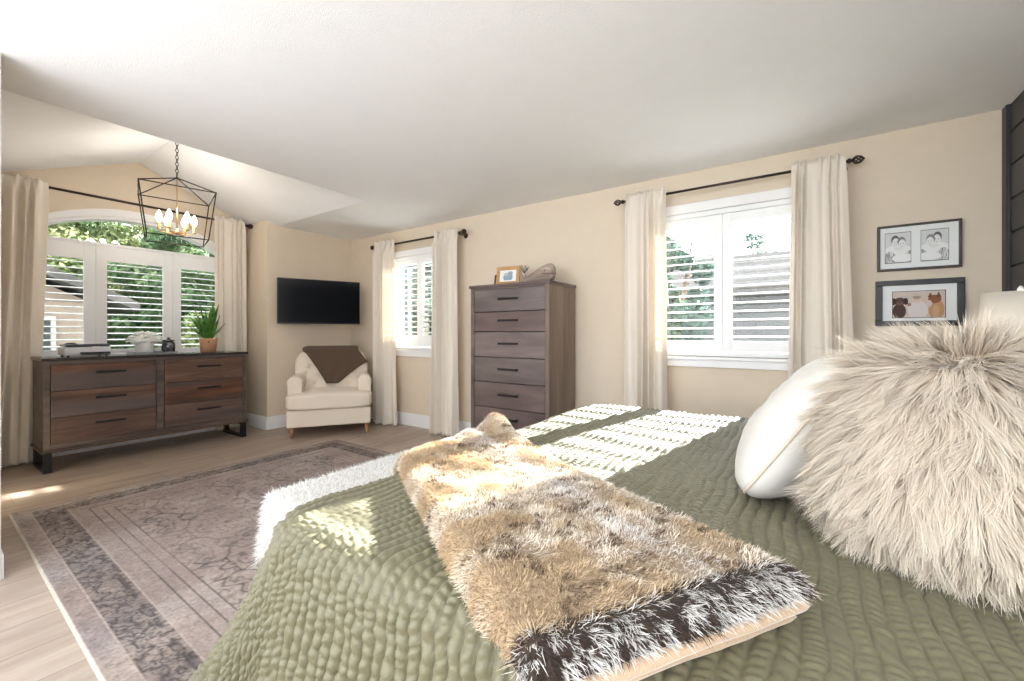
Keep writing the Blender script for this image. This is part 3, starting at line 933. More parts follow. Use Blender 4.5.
# ---- lantern chandelier
CX, CYY = -4.655, 1.44
cl = empty('lantern_chandelier', (CX, CYY, 2.93))
tag(cl, 'open-frame bronze lantern chandelier with lit candle bulbs hanging on a chain from the vaulted ceiling', 'chandelier')
def rotp(x, y, a=math.radians(-14)): return (x * math.cos(a) - y * math.sin(a), x * math.sin(a) + y * math.cos(a))
zT, zB_, zA = -.523, -.945, -.38
tt, bb_ = .262, .212
T4 = [rotp(x * tt, y * tt) + (zT,) for x, y in ((1, 1), (-1, 1), (-1, -1), (1, -1))]
B4 = [rotp(x * bb_, y * bb_) + (zB_,) for x, y in ((1, 1), (-1, 1), (-1, -1), (1, -1))]
b = MB()
for k in range(4):
    b.tube([T4[k], T4[(k + 1) % 4]], .0055, 6); b.tube([B4[k], B4[(k + 1) % 4]], .0055, 6)
    b.tube([T4[k], B4[k]], .0055, 6); b.tube([(0, 0, zA), T4[k]], .0055, 6)
    b.ball(T4[k], .007, 1); b.ball(B4[k], .007, 1)
b.ball((0, 0, zA), .012, 2)
b.build('lantern_frame', M['bronze'], cl)
b = MB()
z = zA + .012; k = 0
while z < -.03:
    pts = []
    for q in range(12):
        a = 2 * math.pi * q / 12
        px, pz = .0105 * math.cos(a), .019 * math.sin(a)
        pts.append((px, 0, z + .019 + pz) if k % 2 == 0 else (0, px, z + .019 + pz))
    b.tube(pts, .003, 5, closed=True); z += .031; k += 1
b.build('chain', M['bronze'], cl)
MB().lathe([(.002, -.045), (.012, -.04), (.055, -.02), (.062, -.002), (.062, 0.03)], n=24).build('canopy', M['bronze'], cl)
b = MB(); b.tube([(0, 0, zA), (0, 0, -.885)], .004, 8); b.lathe([(.001, -.90), (.018, -.89), (.022, -.875), (.012, -.86), (.006, -.84)], n=14)
arms = []
for k in range(6):
    a = 2 * math.pi * k / 6 + .3; x, y = .125 * math.cos(a), .125 * math.sin(a)
    b.tube([(0, 0, -.872), (x * .4, y * .4, -.888), (x * .85, y * .85, -.882), (x, y, -.865)], .0045, 6)
    b.lathe([(.002, -.868), (.017, -.864), (.019, -.857), (.011, -.855), (.011, -.80), (.001, -.80)], (x, y, 0), 12)
    arms.append((x, y))
b.build('candle_arms', M['brass'], cl)
bulb_m = emit_mat('lit_bulb', (1.0, 0.84, 0.62), 14.0)
for x, y in arms:
    pl = bpy.data.lights.new('bulb_light', 'POINT'); pl.energy = 2.3; pl.shadow_soft_size = .03; pl.color = (1, .93, .84)
    po_ = bpy.data.objects.new('bulb_light', pl); COL.objects.link(po_); po_.parent = cl; po_.location = (x, y, -.675)
    MB().lathe([(.009, -.80), (.016, -.785), (.024, -.765), (.022, -.742), (.012, -.715), (.001, -.695)], (x, y, 0), 14).build('bulb', bulb_m, cl)

# ---- things on the dresser (top z = .94)
DZ = 0.9405
pr = empty('printer', (-5.27, 0.955, DZ), math.radians(90)); pr.scale = (.86, .86, 1.1)
tag(pr, 'white desktop printer with dark lid on the left end of the long dresser', 'printer')
MB().box(-.17, .17, -.15, .15, .012, .075, bev=.008, seg=3).build('body', M['printer_white'], pr)
q = MB().box(-.16, .165, -.152, .14, .078, .098, bev=.006, seg=3); q.lathe([(.001, .112), (.035, .11), (.05, .098), (.055, .09)], (-.11, -.05, 0), 18)
q.build('lid', M['printer_dark'], pr)
MB().box(-.06, .165, -.16, -.14, .018, .036, bev=.003).box(-.055, .16, -.19, -.155, .012, .017).build('paper_tray', M['printer_dark'], pr)
MB().box(.02, .09, -.156, -.145, .062, .080, bev=.003).build('control_panel', M['white_ceramic'], pr)
for x in (-.14, .14):
    for y in (-.13, .13): MB().lathe([(.010, 0), (.011, .014)], (x, y, 0), 10).build('foot', M['printer_dark'], pr)

tray = tag(MB().box(-.17, .17, -.11, .11, 0, .012, bev=.003).box(-.17, .17, -.11, -.10, .012, .022).box(-.17, .17, .10, .11, .012, .022).box(-.17, -.16, -.1, .1, .012, .022).box(.16, .17, -.1, .1, .012, .022)
           .build('tray', plain('pewter', (.32, .33, .36), rough=.3, metal=.5), None, (-5.26, 1.43, DZ), (0, 0, math.radians(90))),
           'low pewter grey tray under the white flowers on the dresser', 'tray')
fp = empty('flower_pot', (-5.26, 1.37, DZ + .0125)); tag(fp, 'white pot with a dome of white hydrangea blooms on the dresser tray', 'flowers in pot')
MB().lathe([(.001, 0), (.062, 0), (.068, .01), (.072, .10), (.076, .115), (.07, .115), (.066, .10), (.001, .095)], n=28).build('pot', M['white_ceramic'], fp)
q = MB()
for k in range(150):
    a = random.uniform(0, 2 * math.pi); el = math.asin(random.uniform(-.25, 1)); r = random.uniform(.85, 1)
    q.ball((.10 * r * math.cos(el) * math.cos(a), .135 * r * math.cos(el) * math.sin(a), .125 + .085 * r * math.sin(el)), random.uniform(.012, .018), 1, sc=(1, 1, .6))
q.ball((0, 0, .125), 1, 2, sc=(.085, .12, .065))
q.build('blooms', M['petal'], fp)
cj = empty('candle_jar', (-5.24, 1.55, DZ + .0125)); cj.scale = (1.2, 1.2, 1.1); tag(cj, 'dark mottled glass candle jar beside the white flowers', 'jar')
MB().lathe([(.001, 0), (.035, 0), (.044, .012), (.046, .05), (.042, .085), (.036, .098), (.033, .098), (.036, .08), (.001, .07)], n=24).build('jar', M['mottled'], cj)
MB().lathe([(.03, .099), (.042, .102), (.043, .108), (.03, .116), (.010, .122), (.012, .132), (.001, .136)], n=24).build('lid', M['mottled'], cj)

pt = empty('potted_snake_plant', (-5.25, 1.90, DZ)); pt.scale = (1.1, 1.1, 1.25); tag(pt, 'spiky green snake plant in a tan pot on the right end of the dresser', 'plant')
MB().lathe([(.001, 0), (.055, 0), (.062, .004), (.074, .105), (.076, .12), (.070, .12), (.067, .105), (.001, .10)], n=28).build('pot', M['terracotta'], pt)
MB().lathe([(.001, .104), (.066, .102)], n=20).build('soil', M['bark'], pt)
MB().ball((.068, -.02, .088), .007, 2, sc=(.4, 1.3, 1)).build('emblem', M['black'], pt)
q = MB()
for k in range(30):
    a = random.uniform(0, 2 * math.pi); lean = random.uniform(.05, .80); L = random.uniform(.20, .36) * (1 - .35 * lean)
    r0 = random.uniform(0, .035); w = random.uniform(.018, .029)
    d_ = Vector((math.cos(a), math.sin(a), 0)); sdv = Vector((-math.sin(a), math.cos(a), 0))
    tw = random.uniform(-.8, .8); prev = None
    for j in range(9):
        t = j / 8; wv = w * (0.7 + .9 * t * (1 - t) * 2) * (1 - t ** 3)
        c = d_ * (r0 + L * (math.sin(lean) * t + .12 * t * t)) + Vector((0, 0, .10 + L * math.cos(lean) * t))
        sv = (sdv * math.cos(tw * t) + d_ * math.sin(tw * t)) * wv
        nn = d_ * -.004
        row = [q.bm.verts.new(c - sv), q.bm.verts.new(c + nn), q.bm.verts.new(c + sv)]
        if prev:
            for i in range(2):
                f = q.bm.faces.new((prev[i], prev[i + 1], row[i + 1], row[i])); f.smooth = True
        prev = row
lf = q.build('leaves', M['green_leaf'], pt)
s = lf.modifiers.new('t', 'SOLIDIFY'); s.thickness = .002

# ---- things on the tall chest (top z 1.59)
CZ = 1.5905
def tabletop_frame(name, label, cat, loc, rz, w, h, fw, mat, fn, lean=10):
    o = empty(name, loc, rz); tag(o, label, cat)
    R_ = Matrix.Rotation(math.radians(-lean), 4, 'X')
    q = MB()
    q.box(-w / 2, w / 2, -.008, .008, 0, fw, bev=.002).box(-w / 2, w / 2, -.008, .008, h - fw, h, bev=.002)
    q.box(-w / 2, -w / 2 + fw, -.008, .008, fw, h - fw, bev=.002).box(w / 2 - fw, w / 2, -.008, .008, fw, h - fw, bev=.002)
    q.box(-w / 2 + .004, w / 2 - .004, .003, .008, .004, h - .004); q.xform(R_)
    f = q.build('frame', mat, o)
    p = paint_panel('photograph', w - 2 * fw, h - 2 * fw, fn, 400, o, M['picture'], (0, 0, 0), None)
    p.matrix_local = R_ @ Matrix.Translation((0, -.001, h / 2))
    q = MB().box(-.015, .015, 0, .004, 0, h * .75); q.xform(Matrix.Translation((0, .006 + math.sin(math.radians(lean)) * h * .75 , h * .70)) @ Matrix.Rotation(math.radians(22), 4, 'X') @ Matrix.Translation((0, 0, -h * .74)))
    q.build('easel_back', M['black'], o)
    return o
def pic_family(X, Z_):
    c = np.ones(X.shape + (3,)) * np.array([.72, .76, .78])
    d = ((X - .5) / .28) ** 2 + ((Z_ - .38) / .4) ** 2; c[d < 1] = (.25, .34, .42)
    d = ((X - .62) / .16) ** 2 + ((Z_ - .70) / .18) ** 2; c[d < 1] = (.30, .33, .38)
    d = ((X - .38) / .12) ** 2 + ((Z_ - .62) / .15) ** 2; c[d < 1] = (.42, .45, .48)
    c[(X < .08) | (X > .92) | (Z_ < .1) | (Z_ > .9)] = (.8, .8, .78)
    return c
tabletop_frame('photo_frame', 'honey pine picture frame holding a grey-blue photo on top of the tall chest', 'picture frame', (-2.235, 3.20, CZ), math.radians(8), .24, .178, .034, M['pine'], pic_family)
tabletop_frame('photo_frame', 'small dark frame tucked behind the pine frame on the tall chest', 'picture frame', (-2.42, 3.33, CZ), math.radians(2), .13, .13, .016, M['frame_brown'], pic_family)
# carved whale: lofted body, tail rising at the left
wh = empty('carved_whale', (-1.945, 3.27, CZ)); wh.scale = (1.22, 1.22, 1.22); tag(wh, 'carved driftwood whale with raised tail on top of the tall chest', 'carving')
prof = [(-.125, .065, .012, .010), (-.115, .045, .018, .015), (-.09, .035, .026, .022), (-.05, .045, .036, .036), (0, .058, .046, .05), (.05, .070, .052, .060), (.09, .076, .052, .066), (.12, .078, .044, .060), (.135, .080, .028, .040), (.142, .082, .006, .010)]
q = MB(); rings = []
for x, zc, ry, rz_ in prof:
    rings.append([q.bm.verts.new((x, ry * math.cos(2 * math.pi * k / 20), max(.002, zc + rz_ * math.sin(2 * math.pi * k / 20)))) for k in range(20)])
for A, B in zip(rings, rings[1:]):
    for k in range(20):
        f = q.bm.faces.new((A[k], A[(k + 1) % 20], B[(k + 1) % 20], B[k])); f.smooth = True
q.bm.faces.new(rings[0]); q.bm.faces.new(rings[-1])
q.build('body', M['whale'], wh)
q = MB(); q.tube([(-.11, 0, .05), (-.127, 0, .075), (-.125, 0, .10), (-.118, 0, .118)], [.016, .013, .009, .006], 10)
for s_ in (-1, 1):
    q.tube([(-.124, 0, .095), (-.122, s_ * .025, .115), (-.112, s_ * .05, .142)], [.010, .010, .002], 8)
q.tube([(-.126, 0, .09), (-.116, 0, .12), (-.104, 0, .150)], [.010, .011, .002], 8)
q.build('tail', M['whale'], wh)
q = MB().tube([(.14, -.018, .062), (.12, -.046, .062), (.09, -.056, .060), (.06, -.054, .066)], .0035, 6)
q.ball((.085, -.052, .085), .006, 2); q.build('mouth_and_eye', M['bark'], wh)

# ---- framed pictures on the north wall
def ell(X, Z_, cx_, cz_, rx, rz_): return ((X - cx_) / rx) ** 2 + ((Z_ - cz_) / rz_) ** 2 < 1
def sketch(flip, seed):
    def fn(X, Z_):
        if flip: X = 1 - X
        n = fbm(X * 30, Z_ * 8, seed)
        c = np.ones(X.shape) * .66 - .05 * n
        c[ell(X, Z_, .5, .30, .62, .30)] = .78                      # light clothes
        blk = (Z_ < .30 + .10 * np.sin(X * 8)) & (Z_ > .02)
        c[blk] = (.30 + .35 * (fbm(X * 40, Z_ * 14, seed + 3) > .5))[blk]
        c[ell(X, Z_, .70, .16, .42, .13)] = .80
        for hx, hz, dark in ((.40, .70, .12), (.64, .64, .22)):
            c[ell(X, Z_, hx, hz + .05, .155, .16)] = dark
            c[ell(X, Z_, hx + .02, hz - .03, .135, .15)] = .74
            for ex in (-.05, .06):
                c[ell(X, Z_, hx + .02 + ex, hz - .01, .018, .014)] = .2
            c[ell(X, Z_, hx + .025, hz - .10, .035, .010)] = .35
        c[ell(X, Z_, .52, .47, .16, .05)] = .70
        e = (X < .02) | (X > .98) | (Z_ < .02) | (Z_ > .98); c[e] = .08
        return np.stack([c, c, c * 1.0], -1)
    return fn
def pets(X, Z_):
    c = np.ones(X.shape + (3,)) * np.array([.60, .50, .44]) * (0.92 + .12 * fbm(X * 9, Z_ * 9, 4))[..., None]
    def put(m, col): c[m] = col
    # dark puppy at the left
    put(ell(X, Z_, .14, .26, .13, .28), (.075, .035, .025)); put(ell(X, Z_, .15, .62, .115, .15), (.10, .05, .035))
    put(ell(X, Z_, .035, .62, .045, .13), (.045, .022, .018)); put(ell(X, Z_, .265, .62, .045, .13), (.045, .022, .018))
    put(ell(X, Z_, .15, .55, .055, .06), (.16, .09, .07)); put(ell(X, Z_, .15, .575, .02, .02), (.01, .01, .01))
    for ex in (.105, .195): put(ell(X, Z_, ex, .655, .014, .018), (.01, .01, .01))
    # pale infant in the middle
    put(ell(X, Z_, .49, .28, .19, .34), (.66, .60, .58)); put(ell(X, Z_, .47, .68, .085, .13), (.66, .50, .42)); put(ell(X, Z_, .47, .76, .08, .06), (.36, .27, .22))
    for ex in (.44, .50): put(ell(X, Z_, ex, .68, .008, .012), (.1, .07, .06))
    put(ell(X, Z_, .33, .50, .04, .06), (.35, .17, .12))
    # ginger cat at the right, seen from behind
    put(ell(X, Z_, .83, .30, .145, .36), (.48, .27, .13)); put(ell(X, Z_, .80, .68, .12, .15), (.25, .10, .05))
    put((np.abs(X - .72) < .05 * (1 - (Z_ - .74) / .18)) & (Z_ > .74) & (Z_ < .92), (.16, .07, .04))
    put((np.abs(X - .87) < .05 * (1 - (Z_ - .74) / .20)) & (Z_ > .74) & (Z_ < .94), (.16, .07, .04))
    put(ell(X, Z_, .70, .52, .05, .12), (.62, .50, .42)); put(ell(X, Z_, .82, .25, .06, .22), (.55, .33, .18))
    e = (X < .014) | (X > .986) | (Z_ < .02) | (Z_ > .98); c[e] = .06
    return c
def wall_art(name, label, cx_, cz_, w, h, fw, mat, pics):
    o = empty(name, (cx_, YN - .002, cz_)); tag(o, label, 'framed picture')
    q = MB(); a, b_ = w / 2, h / 2; y0, y1 = -.026, 0.0
    q.box(-a, a, y0, y1, -b_, -b_ + fw, bev=.003).box(-a, a, y0, y1, b_ - fw, b_, bev=.003)
    q.box(-a, -a + fw, y0, y1, -b_ + fw, b_ - fw, bev=.003).box(a - fw, a, y0, y1, -b_ + fw, b_ - fw, bev=.003)
    q.build('frame', mat, o)
    MB().box(-a + fw - .002, a - fw + .002, -.014, -.004, -b_ + fw - .002, b_ - fw + .002).build('mat_board', M['mat_board'], o)
    for px, pz, pw_, ph_, fn in pics:
        paint_panel('print', pw_, ph_, fn, 700, o, M['picture'], (px, -.0155, pz), None)
    return o
wall_art('framed_sketches', 'upper framed picture with two small pencil sketches of hugging children', .611, 1.687, .385, .29, .014, M['frame_brown'],
         [(-.093, 0, .125, .195, sketch(False, 2)), (.075, 0, .125, .195, sketch(True, 9))])
wall_art('framed_pet_print', 'lower charcoal framed picture of a brown puppy, infant and ginger cat', .613, 1.335, .405, .29, .033, M['frame_black'],
         [(0, -.01, .245, .17, pets)])

# ---- bedside table and lamp behind the pillows
ns = empty('nightstand', (.755, 2.86, 0)); tag(ns, 'dark wooden bedside table behind the fluffy pillow by the charcoal panelled wall', 'bedside table')
q = MB().box(-.2, .2, -.2, .2, .56, .585, bev=.003).box(-.185, .185, -.185, .185, .15, .56, bev=.002)
q.build('body', M['chest'], ns)
d_ = MB().box(-.203, -.185, -.17, .17, .37, .54, bev=.002).build('drawer', M['chest'], ns)
MB().ball((-.215, 0, .455), .013, 2).build('knob', M['black'], d_)
for sx in (-1, 1):
    for sy in (-1, 1): MB().lathe([(.012, 0), (.018, .15)], (sx * .165, sy * .165, 0), 12).build('leg', M['black'], ns)
lp = empty('table_lamp', (.825, 2.86, .586)); tag(lp, 'table lamp with cream drum shade standing behind the fluffy pillow', 'lamp')
MB().lathe([(.001, 0), (.07, 0), (.072, .012), (.03, .02), (.045, .06), (.07, .14), (.075, .20), (.05, .27), (.015, .32), (.012, .46), (.001, .46)], n=28).build('base', M['white_ceramic'], lp)
MB().lathe([(.134, .49), (.130, .49), (.118, .742), (.122, .744), (.134, .49)], n=40).build('lamp_shade', M['lampshade'], lp)
pl = bpy.data.lights.new('bulb_light', 'POINT'); pl.energy = 3.0; pl.shadow_soft_size = .03; pl.color = (1, .87, .72)
po_ = bpy.data.objects.new('bulb_light', pl); COL.objects.link(po_); po_.parent = lp; po_.location = (0, 0, .62)
q = MB()
for k in range(3):
    a = 2 * math.pi * k / 3; q.tube([(0, 0, .735), (.119 * math.cos(a), .119 * math.sin(a), .74)], .002, 6)
q.tube([(0, 0, .45), (0, 0, .75)], .003, 8); q.lathe([(.002, .745), (.010, .75), (.012, .76), (.004, .772), (.001, .774)], n=12)
q.build('harp', M['white_ceramic'], lp)

# ================================================================== RUG
RW, RL = 3.05, 2.27            # along X, along Y
def rug_pattern(X, Y):
    """X, Y metres from the rug centre"""
    ex = RW / 2 - np.abs(X); ey = RL / 2 - np.abs(Y); e = np.minimum(ex, ey)
    n1 = fbm(X * 5 + 9, Y * 5 + 3, 21, 4); n2 = fbm(X * 26, Y * 26, 5, 3)
    base = np.array([.27, .215, .197]); pale = np.array([.38, .315, .28]); dark = np.array([.05, .045, .048]); grey = np.array([.27, .25, .255])
    c = base[None, None] + (pale - base)[None, None] * np.clip((n1 - .35) * 2.2, 0, 1)[..., None]
    c = c + (grey - base)[None, None] * (np.clip((fbm(X * 2.2, Y * 2.2, 40) - .45) * 2.5, 0, 1) * .8)[..., None]
    def mixc(m, col, a=1.0):
        nonlocal c
        m = (m * a)[..., None]; c = c * (1 - m) + np.array(col)[None, None] * m
    def band(lo, hi): return ((e > lo) & (e < hi)).astype(float)
    def vine(fx, fy, seed, wd_, o=2):
        f = fbm(fx, fy, seed, o); return np.clip(1 - np.abs(f - .5) / wd_, 0, 1)
    along = np.where(ex < ey, Y, X)
    m = np.abs(np.mod(along, .30) - .15)
    # main border
    c = np.where(band(.085, .225)[..., None] > 0, c * .80, c)
    mixc(band(.085, .225) * np.maximum(vine(m * 24 + 3 * vnoise(along * 9, e * 9, 2), e * 30, 3, .11), vine(along * 40 + 4, e * 50, 8, .09) * .9), dark, .95)
    petal = ((np.hypot(m - .075, (e - .155)) < .036) & (np.hypot(m - .075, (e - .155)) > .026)).astype(float)
    mixc(petal, dark, .35)
    for lo, hi, a in ((.078, .084, .5), (.226, .232, .5)): mixc(band(lo, hi), pale, 1)
    for lo, hi, a in ((.305, .313, .75), (.36, .366, .7), (.405, .412, .75)): mixc(band(lo, hi), dark, a)
    mixc(band(.02, .078) * vine(m * 30, e * 30, 17, .05), dark, .4)
    mixc(band(.24, .30) * vine(m * 34, e * 34, 27, .06), dark, .3)
    # field: mirrored medallion lattice
    inn = (e > .412).astype(float)
    mx = np.abs(np.mod(X + .275, .55) - .275); my = np.abs(np.mod(Y + .36, .72) - .36)
    mixc(inn * vine(mx * 9 + 2, my * 8, 61, .045), dark, .8)
    mixc(inn * vine(mx * 19, my * 19 + 5, 71, .09), dark, .6)
    r = np.hypot(mx, my * .8); a_ = np.arctan2(my, mx)
    ros = np.clip(1 - np.abs(r - .085 - .018 * np.cos(a_ * 6)) / .006, 0, 1)
    mixc(inn * ros, dark, .6)
    r2 = np.hypot(mx - .275, (my - .36) * .8); ros2 = np.clip(1 - np.abs(r2 - .11 - .02 * np.cos(np.arctan2(my - .36, mx - .275) * 8)) / .006, 0, 1)
    mixc(inn * ros2, dark, .6)
    mixc(inn * (r < .05), pale, .5)
    # wear: fade parts of the pattern back to the ground colour
    fade = np.clip((fbm(X * 3.1 + 7, Y * 3.1, 90, 4) - .42) * 4, 0, .75) * (e > .24)
    c = c * (1 - fade[..., None] * .6) + (base * 1.08)[None, None] * (fade[..., None] * .6)
    c = c * (.86 + .3 * n2)[..., None]
    mixc((e < .012).astype(float), (.55, .50, .43), 1)
    return c
nx, ny = 480, 360
X, Y = np.meshgrid(np.linspace(-RW / 2, RW / 2, nx), np.linspace(-RL / 2, RL / 2, ny), indexing='ij')
e = np.minimum(RW / 2 - np.abs(X), RL / 2 - np.abs(Y))
Zr = .011 * np.clip(e / .006, 0, 1) ** .5 + .001
me = fast_mesh('area_rug', np.stack([X, Y, Zr], -1).reshape(-1, 3), grid_faces(nx, ny), rug_pattern(X, Y).reshape(-1, 3))
rug = link('area_rug', me, M['rug'], None, (-2.565, 1.52, 0.0), (0, 0, math.radians(-0.6)))
tag(rug, 'large faded mauve and grey patterned area rug under the foot of the bed', 'rug')

# ================================================================== BED
XF, XH, YS, YNB, ZT = -1.12, 0.905, 0.50, 2.56, 0.695
bed = empty('bed', (-.15, (YS + YNB) / 2, 0))
tag(bed, 'large bed with low upholstered headboard against the charcoal panelled wall', 'bed')
by = (YNB - YS) / 2
def bbx(q, x0, x1, y0, y1, z0, z1, **k): return q.box(x0 + .15, x1 + .15, y0, y1, z0, z1, **k)
bbx(MB(), XF + .06, .88, -by + .06, by - .06, .40, ZT - .035, bev=.05, seg=4).build('mattress', M['pillow'], bed, smooth=True)
bbx(MB(), XF + .05, .90, -by + .05, by - .05, .14, .398, bev=.01).build('bed_base', M['linen'], bed)
bbx(MB(), .912, .974, -by, by, .10, .98, bev=.025, seg=3).build('headboard', M['linen'], bed)
for x in (XF + .14, .80):
    for y in (-by + .14, by - .14): MB().lathe([(.022, 0), (.03, .14)], (x + .15, y, 0), 12).build('leg', M['legwood'], bed)

r_e, rc, drop = .075, .15, .60
du = .0034
uu = np.arange(XF - .56, XH, du); vv = np.arange(YS - .60, YNB + .30, du * 1.05)
U, Vc = np.meshgrid(uu, vv, indexing='ij')
cxm = np.maximum(U, XF + rc); cym = np.clip(Vc, YS + rc, YNB - rc)
dx, dy = U - cxm, Vc - cym
D = np.hypot(dx, dy); nxn, nyn = dx / np.maximum(D, 1e-9), dy / np.maximum(D, 1e-9)
flat = rc - r_e
Da = np.clip(D - flat, 0, r_e * math.pi / 2); Dh = np.clip(D - flat - r_e * math.pi / 2, 0, None)
ang = Da / r_e
corner = 4 * (nxn * nyn) ** 2
fold = np.sin(U * 13 + 1.0) * .5 + np.sin(U * 7.3 + Vc * 3) * .5
foldv = np.sin(Vc * 11 + .4)
fl = .16 + .34 * corner
out = np.minimum(D, flat) + r_e * np.sin(ang) + Dh * fl + np.clip(Dh / .35, 0, 1) * (.022 * fold * np.abs(nyn) + .02 * foldv * np.abs(nxn))
hz_ = ZT - r_e * (1 - np.cos(ang)) - Dh * np.sqrt(1 - fl ** 2)
top_w = np.clip(1 - Dh / .1, 0, 1)
hz_ = hz_ + top_w * (.012 * (fbm(U * 2.2, Vc * 2.2, 33) - .5) * 2)
P0 = np.stack([cxm + nxn * out, cym + nyn * out, hz_], -1)
gu = np.gradient(P0, axis=0); gv = np.gradient(P0, axis=1)
Nq = nrm(np.cross(gu, gv))
cw = .029
uw = U + .0035 * np.sin(Vc * 22 + 3 * vnoise(U * 3, Vc * 3, 4)) + .006 * (vnoise(U * 28, Vc * 40, 6) - .5)
ck = np.floor(uw / cw); cf = uw / cw - ck
jit = np.modf(np.abs(np.sin(ck * 12.9898) * 43758.5453))[0]
pk = Vc / (.017 + .007 * jit) + jit * 7 + 1.6 * vnoise(ck * 3.7, Vc * 16, 2) + (cf - .5) * .5 * np.sign(jit - .5)
pf = np.abs(np.sin(math.pi * pk)) ** .6
amp_ = .22 + .40 * vnoise(U * 9, Vc * 9, 15) + .28 * np.clip(1 - (D - flat) / .09, 0, 1)
puff = np.abs(np.sin(math.pi * cf)) ** .65 * (1 - amp_ + amp_ * pf)
puff = puff * (.65 + .6 * vnoise(U * 38, Vc * 45, 12)) + .10 * vnoise(U * 120, Vc * 150, 19)
sd_ = np.minimum(cf, 1 - cf); puff = puff - .35 * np.exp(-(sd_ / .075) ** 2)
P1 = P0 + Nq * ((.0062 + .0115 * np.clip((D - flat) / .09, 0, 1)) * puff)[..., None]
hem = flat + r_e * math.pi / 2 + np.where(Vc > YNB - rc, .32, .53 - .03 * corner)
F_ = grid_faces(len(uu), len(vv))
keep = (D <= hem).ravel()
F_ = F_[keep[F_].all(1)]
Pq = P1.reshape(-1, 3)
used = np.zeros(len(Pq), bool); used[F_.ravel()] = True
idx = np.cumsum(used) - 1
Pq = Pq[used]; F_ = idx[F_]
Pq[:, 2] = np.maximum(Pq[:, 2], .03)
qo = np.array([-.15, 1.5, ZT])
quilt = link('quilt', fast_mesh('quilt', Pq - qo, F_), M['quilt'], None, tuple(qo))
tag(quilt, 'sage green velvet quilt with puckered stitched channels spread over the bed', 'quilt')

# ---- bench and sheepskin at the foot of the bed
bn = empty('bench', (-1.50, 1.48, 0)); tag(bn, 'low bench at the foot of the bed hidden beneath the white fur throw', 'bench')
MB().box(-.19, .19, -.62, .62, .42, .498, bev=.02, seg=3).build('seat', M['linen'], bn)
MB().box(-.175, .175, -.60, .60, .34, .42, bev=.004).build('apron', M['legwood'], bn)
for sx in (-1, 1):
    for sy in (-1, 1): MB().lathe([(.016, 0), (.024, .34)], (sx * .15, sy * .56, 0), 12).build('leg', M['legwood'], bn)
nu, nv = 60, 120
U, Vc = np.meshgrid(np.linspace(-.40, .30, nu), np.linspace(-.88, .80, nv), indexing='ij')
edge = .05 * (fbm(U * 5 + 2, Vc * 5, 8) - .5)
cxm = np.clip(U, -.20, .17); cym = np.clip(Vc, -.63, .60)
dx, dy = U - cxm, Vc - cym; D = np.hypot(dx, dy); nn_ = np.stack([dx, dy], -1) / np.maximum(D, 1e-9)[..., None]
a = np.clip(D / .03, 0, math.pi / 2); Dh = np.clip(D - .03 * math.pi / 2, 0, None)
out = .03 * np.sin(a) + Dh * .12
Pf = np.stack([cxm + nn_[..., 0] * out - 1.52, cym + nn_[..., 1] * out + 1.48, .512 - .03 * (1 - np.cos(a)) - Dh * .99 + .006 * (fbm(U * 8, Vc * 8, 3) - .5)], -1)
fo = np.array([-1.53, 1.48, .49])
fur = empty('fur_throw', tuple(fo)); tag(fur, 'fluffy white fur throw covering the bench at the foot of the bed', 'fur throw')
base_m = link('hide', fast_mesh('hide', Pf.reshape(-1, 3) - fo, grid_faces(nu, nv)), M['pillow'], fur)
def sample_grid(P, n, drng=rng):
    """random points on a (nu,nv,3) grid with normals"""
    nu, nv = P.shape[:2]
    A = np.linalg.norm(np.cross(P[1:, :-1] - P[:-1, :-1], P[:-1, 1:] - P[:-1, :-1]), axis=-1).ravel()
    k = drng.choice(len(A), n, p=A / A.sum()); i, j = k // (nv - 1), k % (nv - 1)
    s, t = drng.random(n), drng.random(n)
    p00, p10, p01, p11 = P[i, j], P[i + 1, j], P[i, j + 1], P[i + 1, j + 1]
    q = p00 * ((1 - s) * (1 - t))[:, None] + p10 * (s * (1 - t))[:, None] + p01 * ((1 - s) * t)[:, None] + p11 * (s * t)[:, None]
    nn = nrm(np.cross(p10 - p00, p01 - p00))
    return q, nn, (i + s) / (nu - 1), (j + t) / (nv - 1)
q, nn, s_, t_ = sample_grid(Pf, 42000)
n = len(q)
Dr = nn * .8 + rng.normal(0, .5, (n, 3)) + np.array([-.25, -.1, 0])
c1 = np.ones((n, 3)) * np.array([.80, .79, .77]) * rng.uniform(.93, 1.05, (n, 1))
V, Q, C = strands(q - fo, nn, Dr, rng.uniform(.016, .028, n), rng.uniform(.0018, .003, n), 3, c1 * .97, c1, droop=.35, curl=rng.normal(0, .3, (n, 3)))
link('fur', fast_mesh('fur', V, Q, C), M['fur_white'], fur)

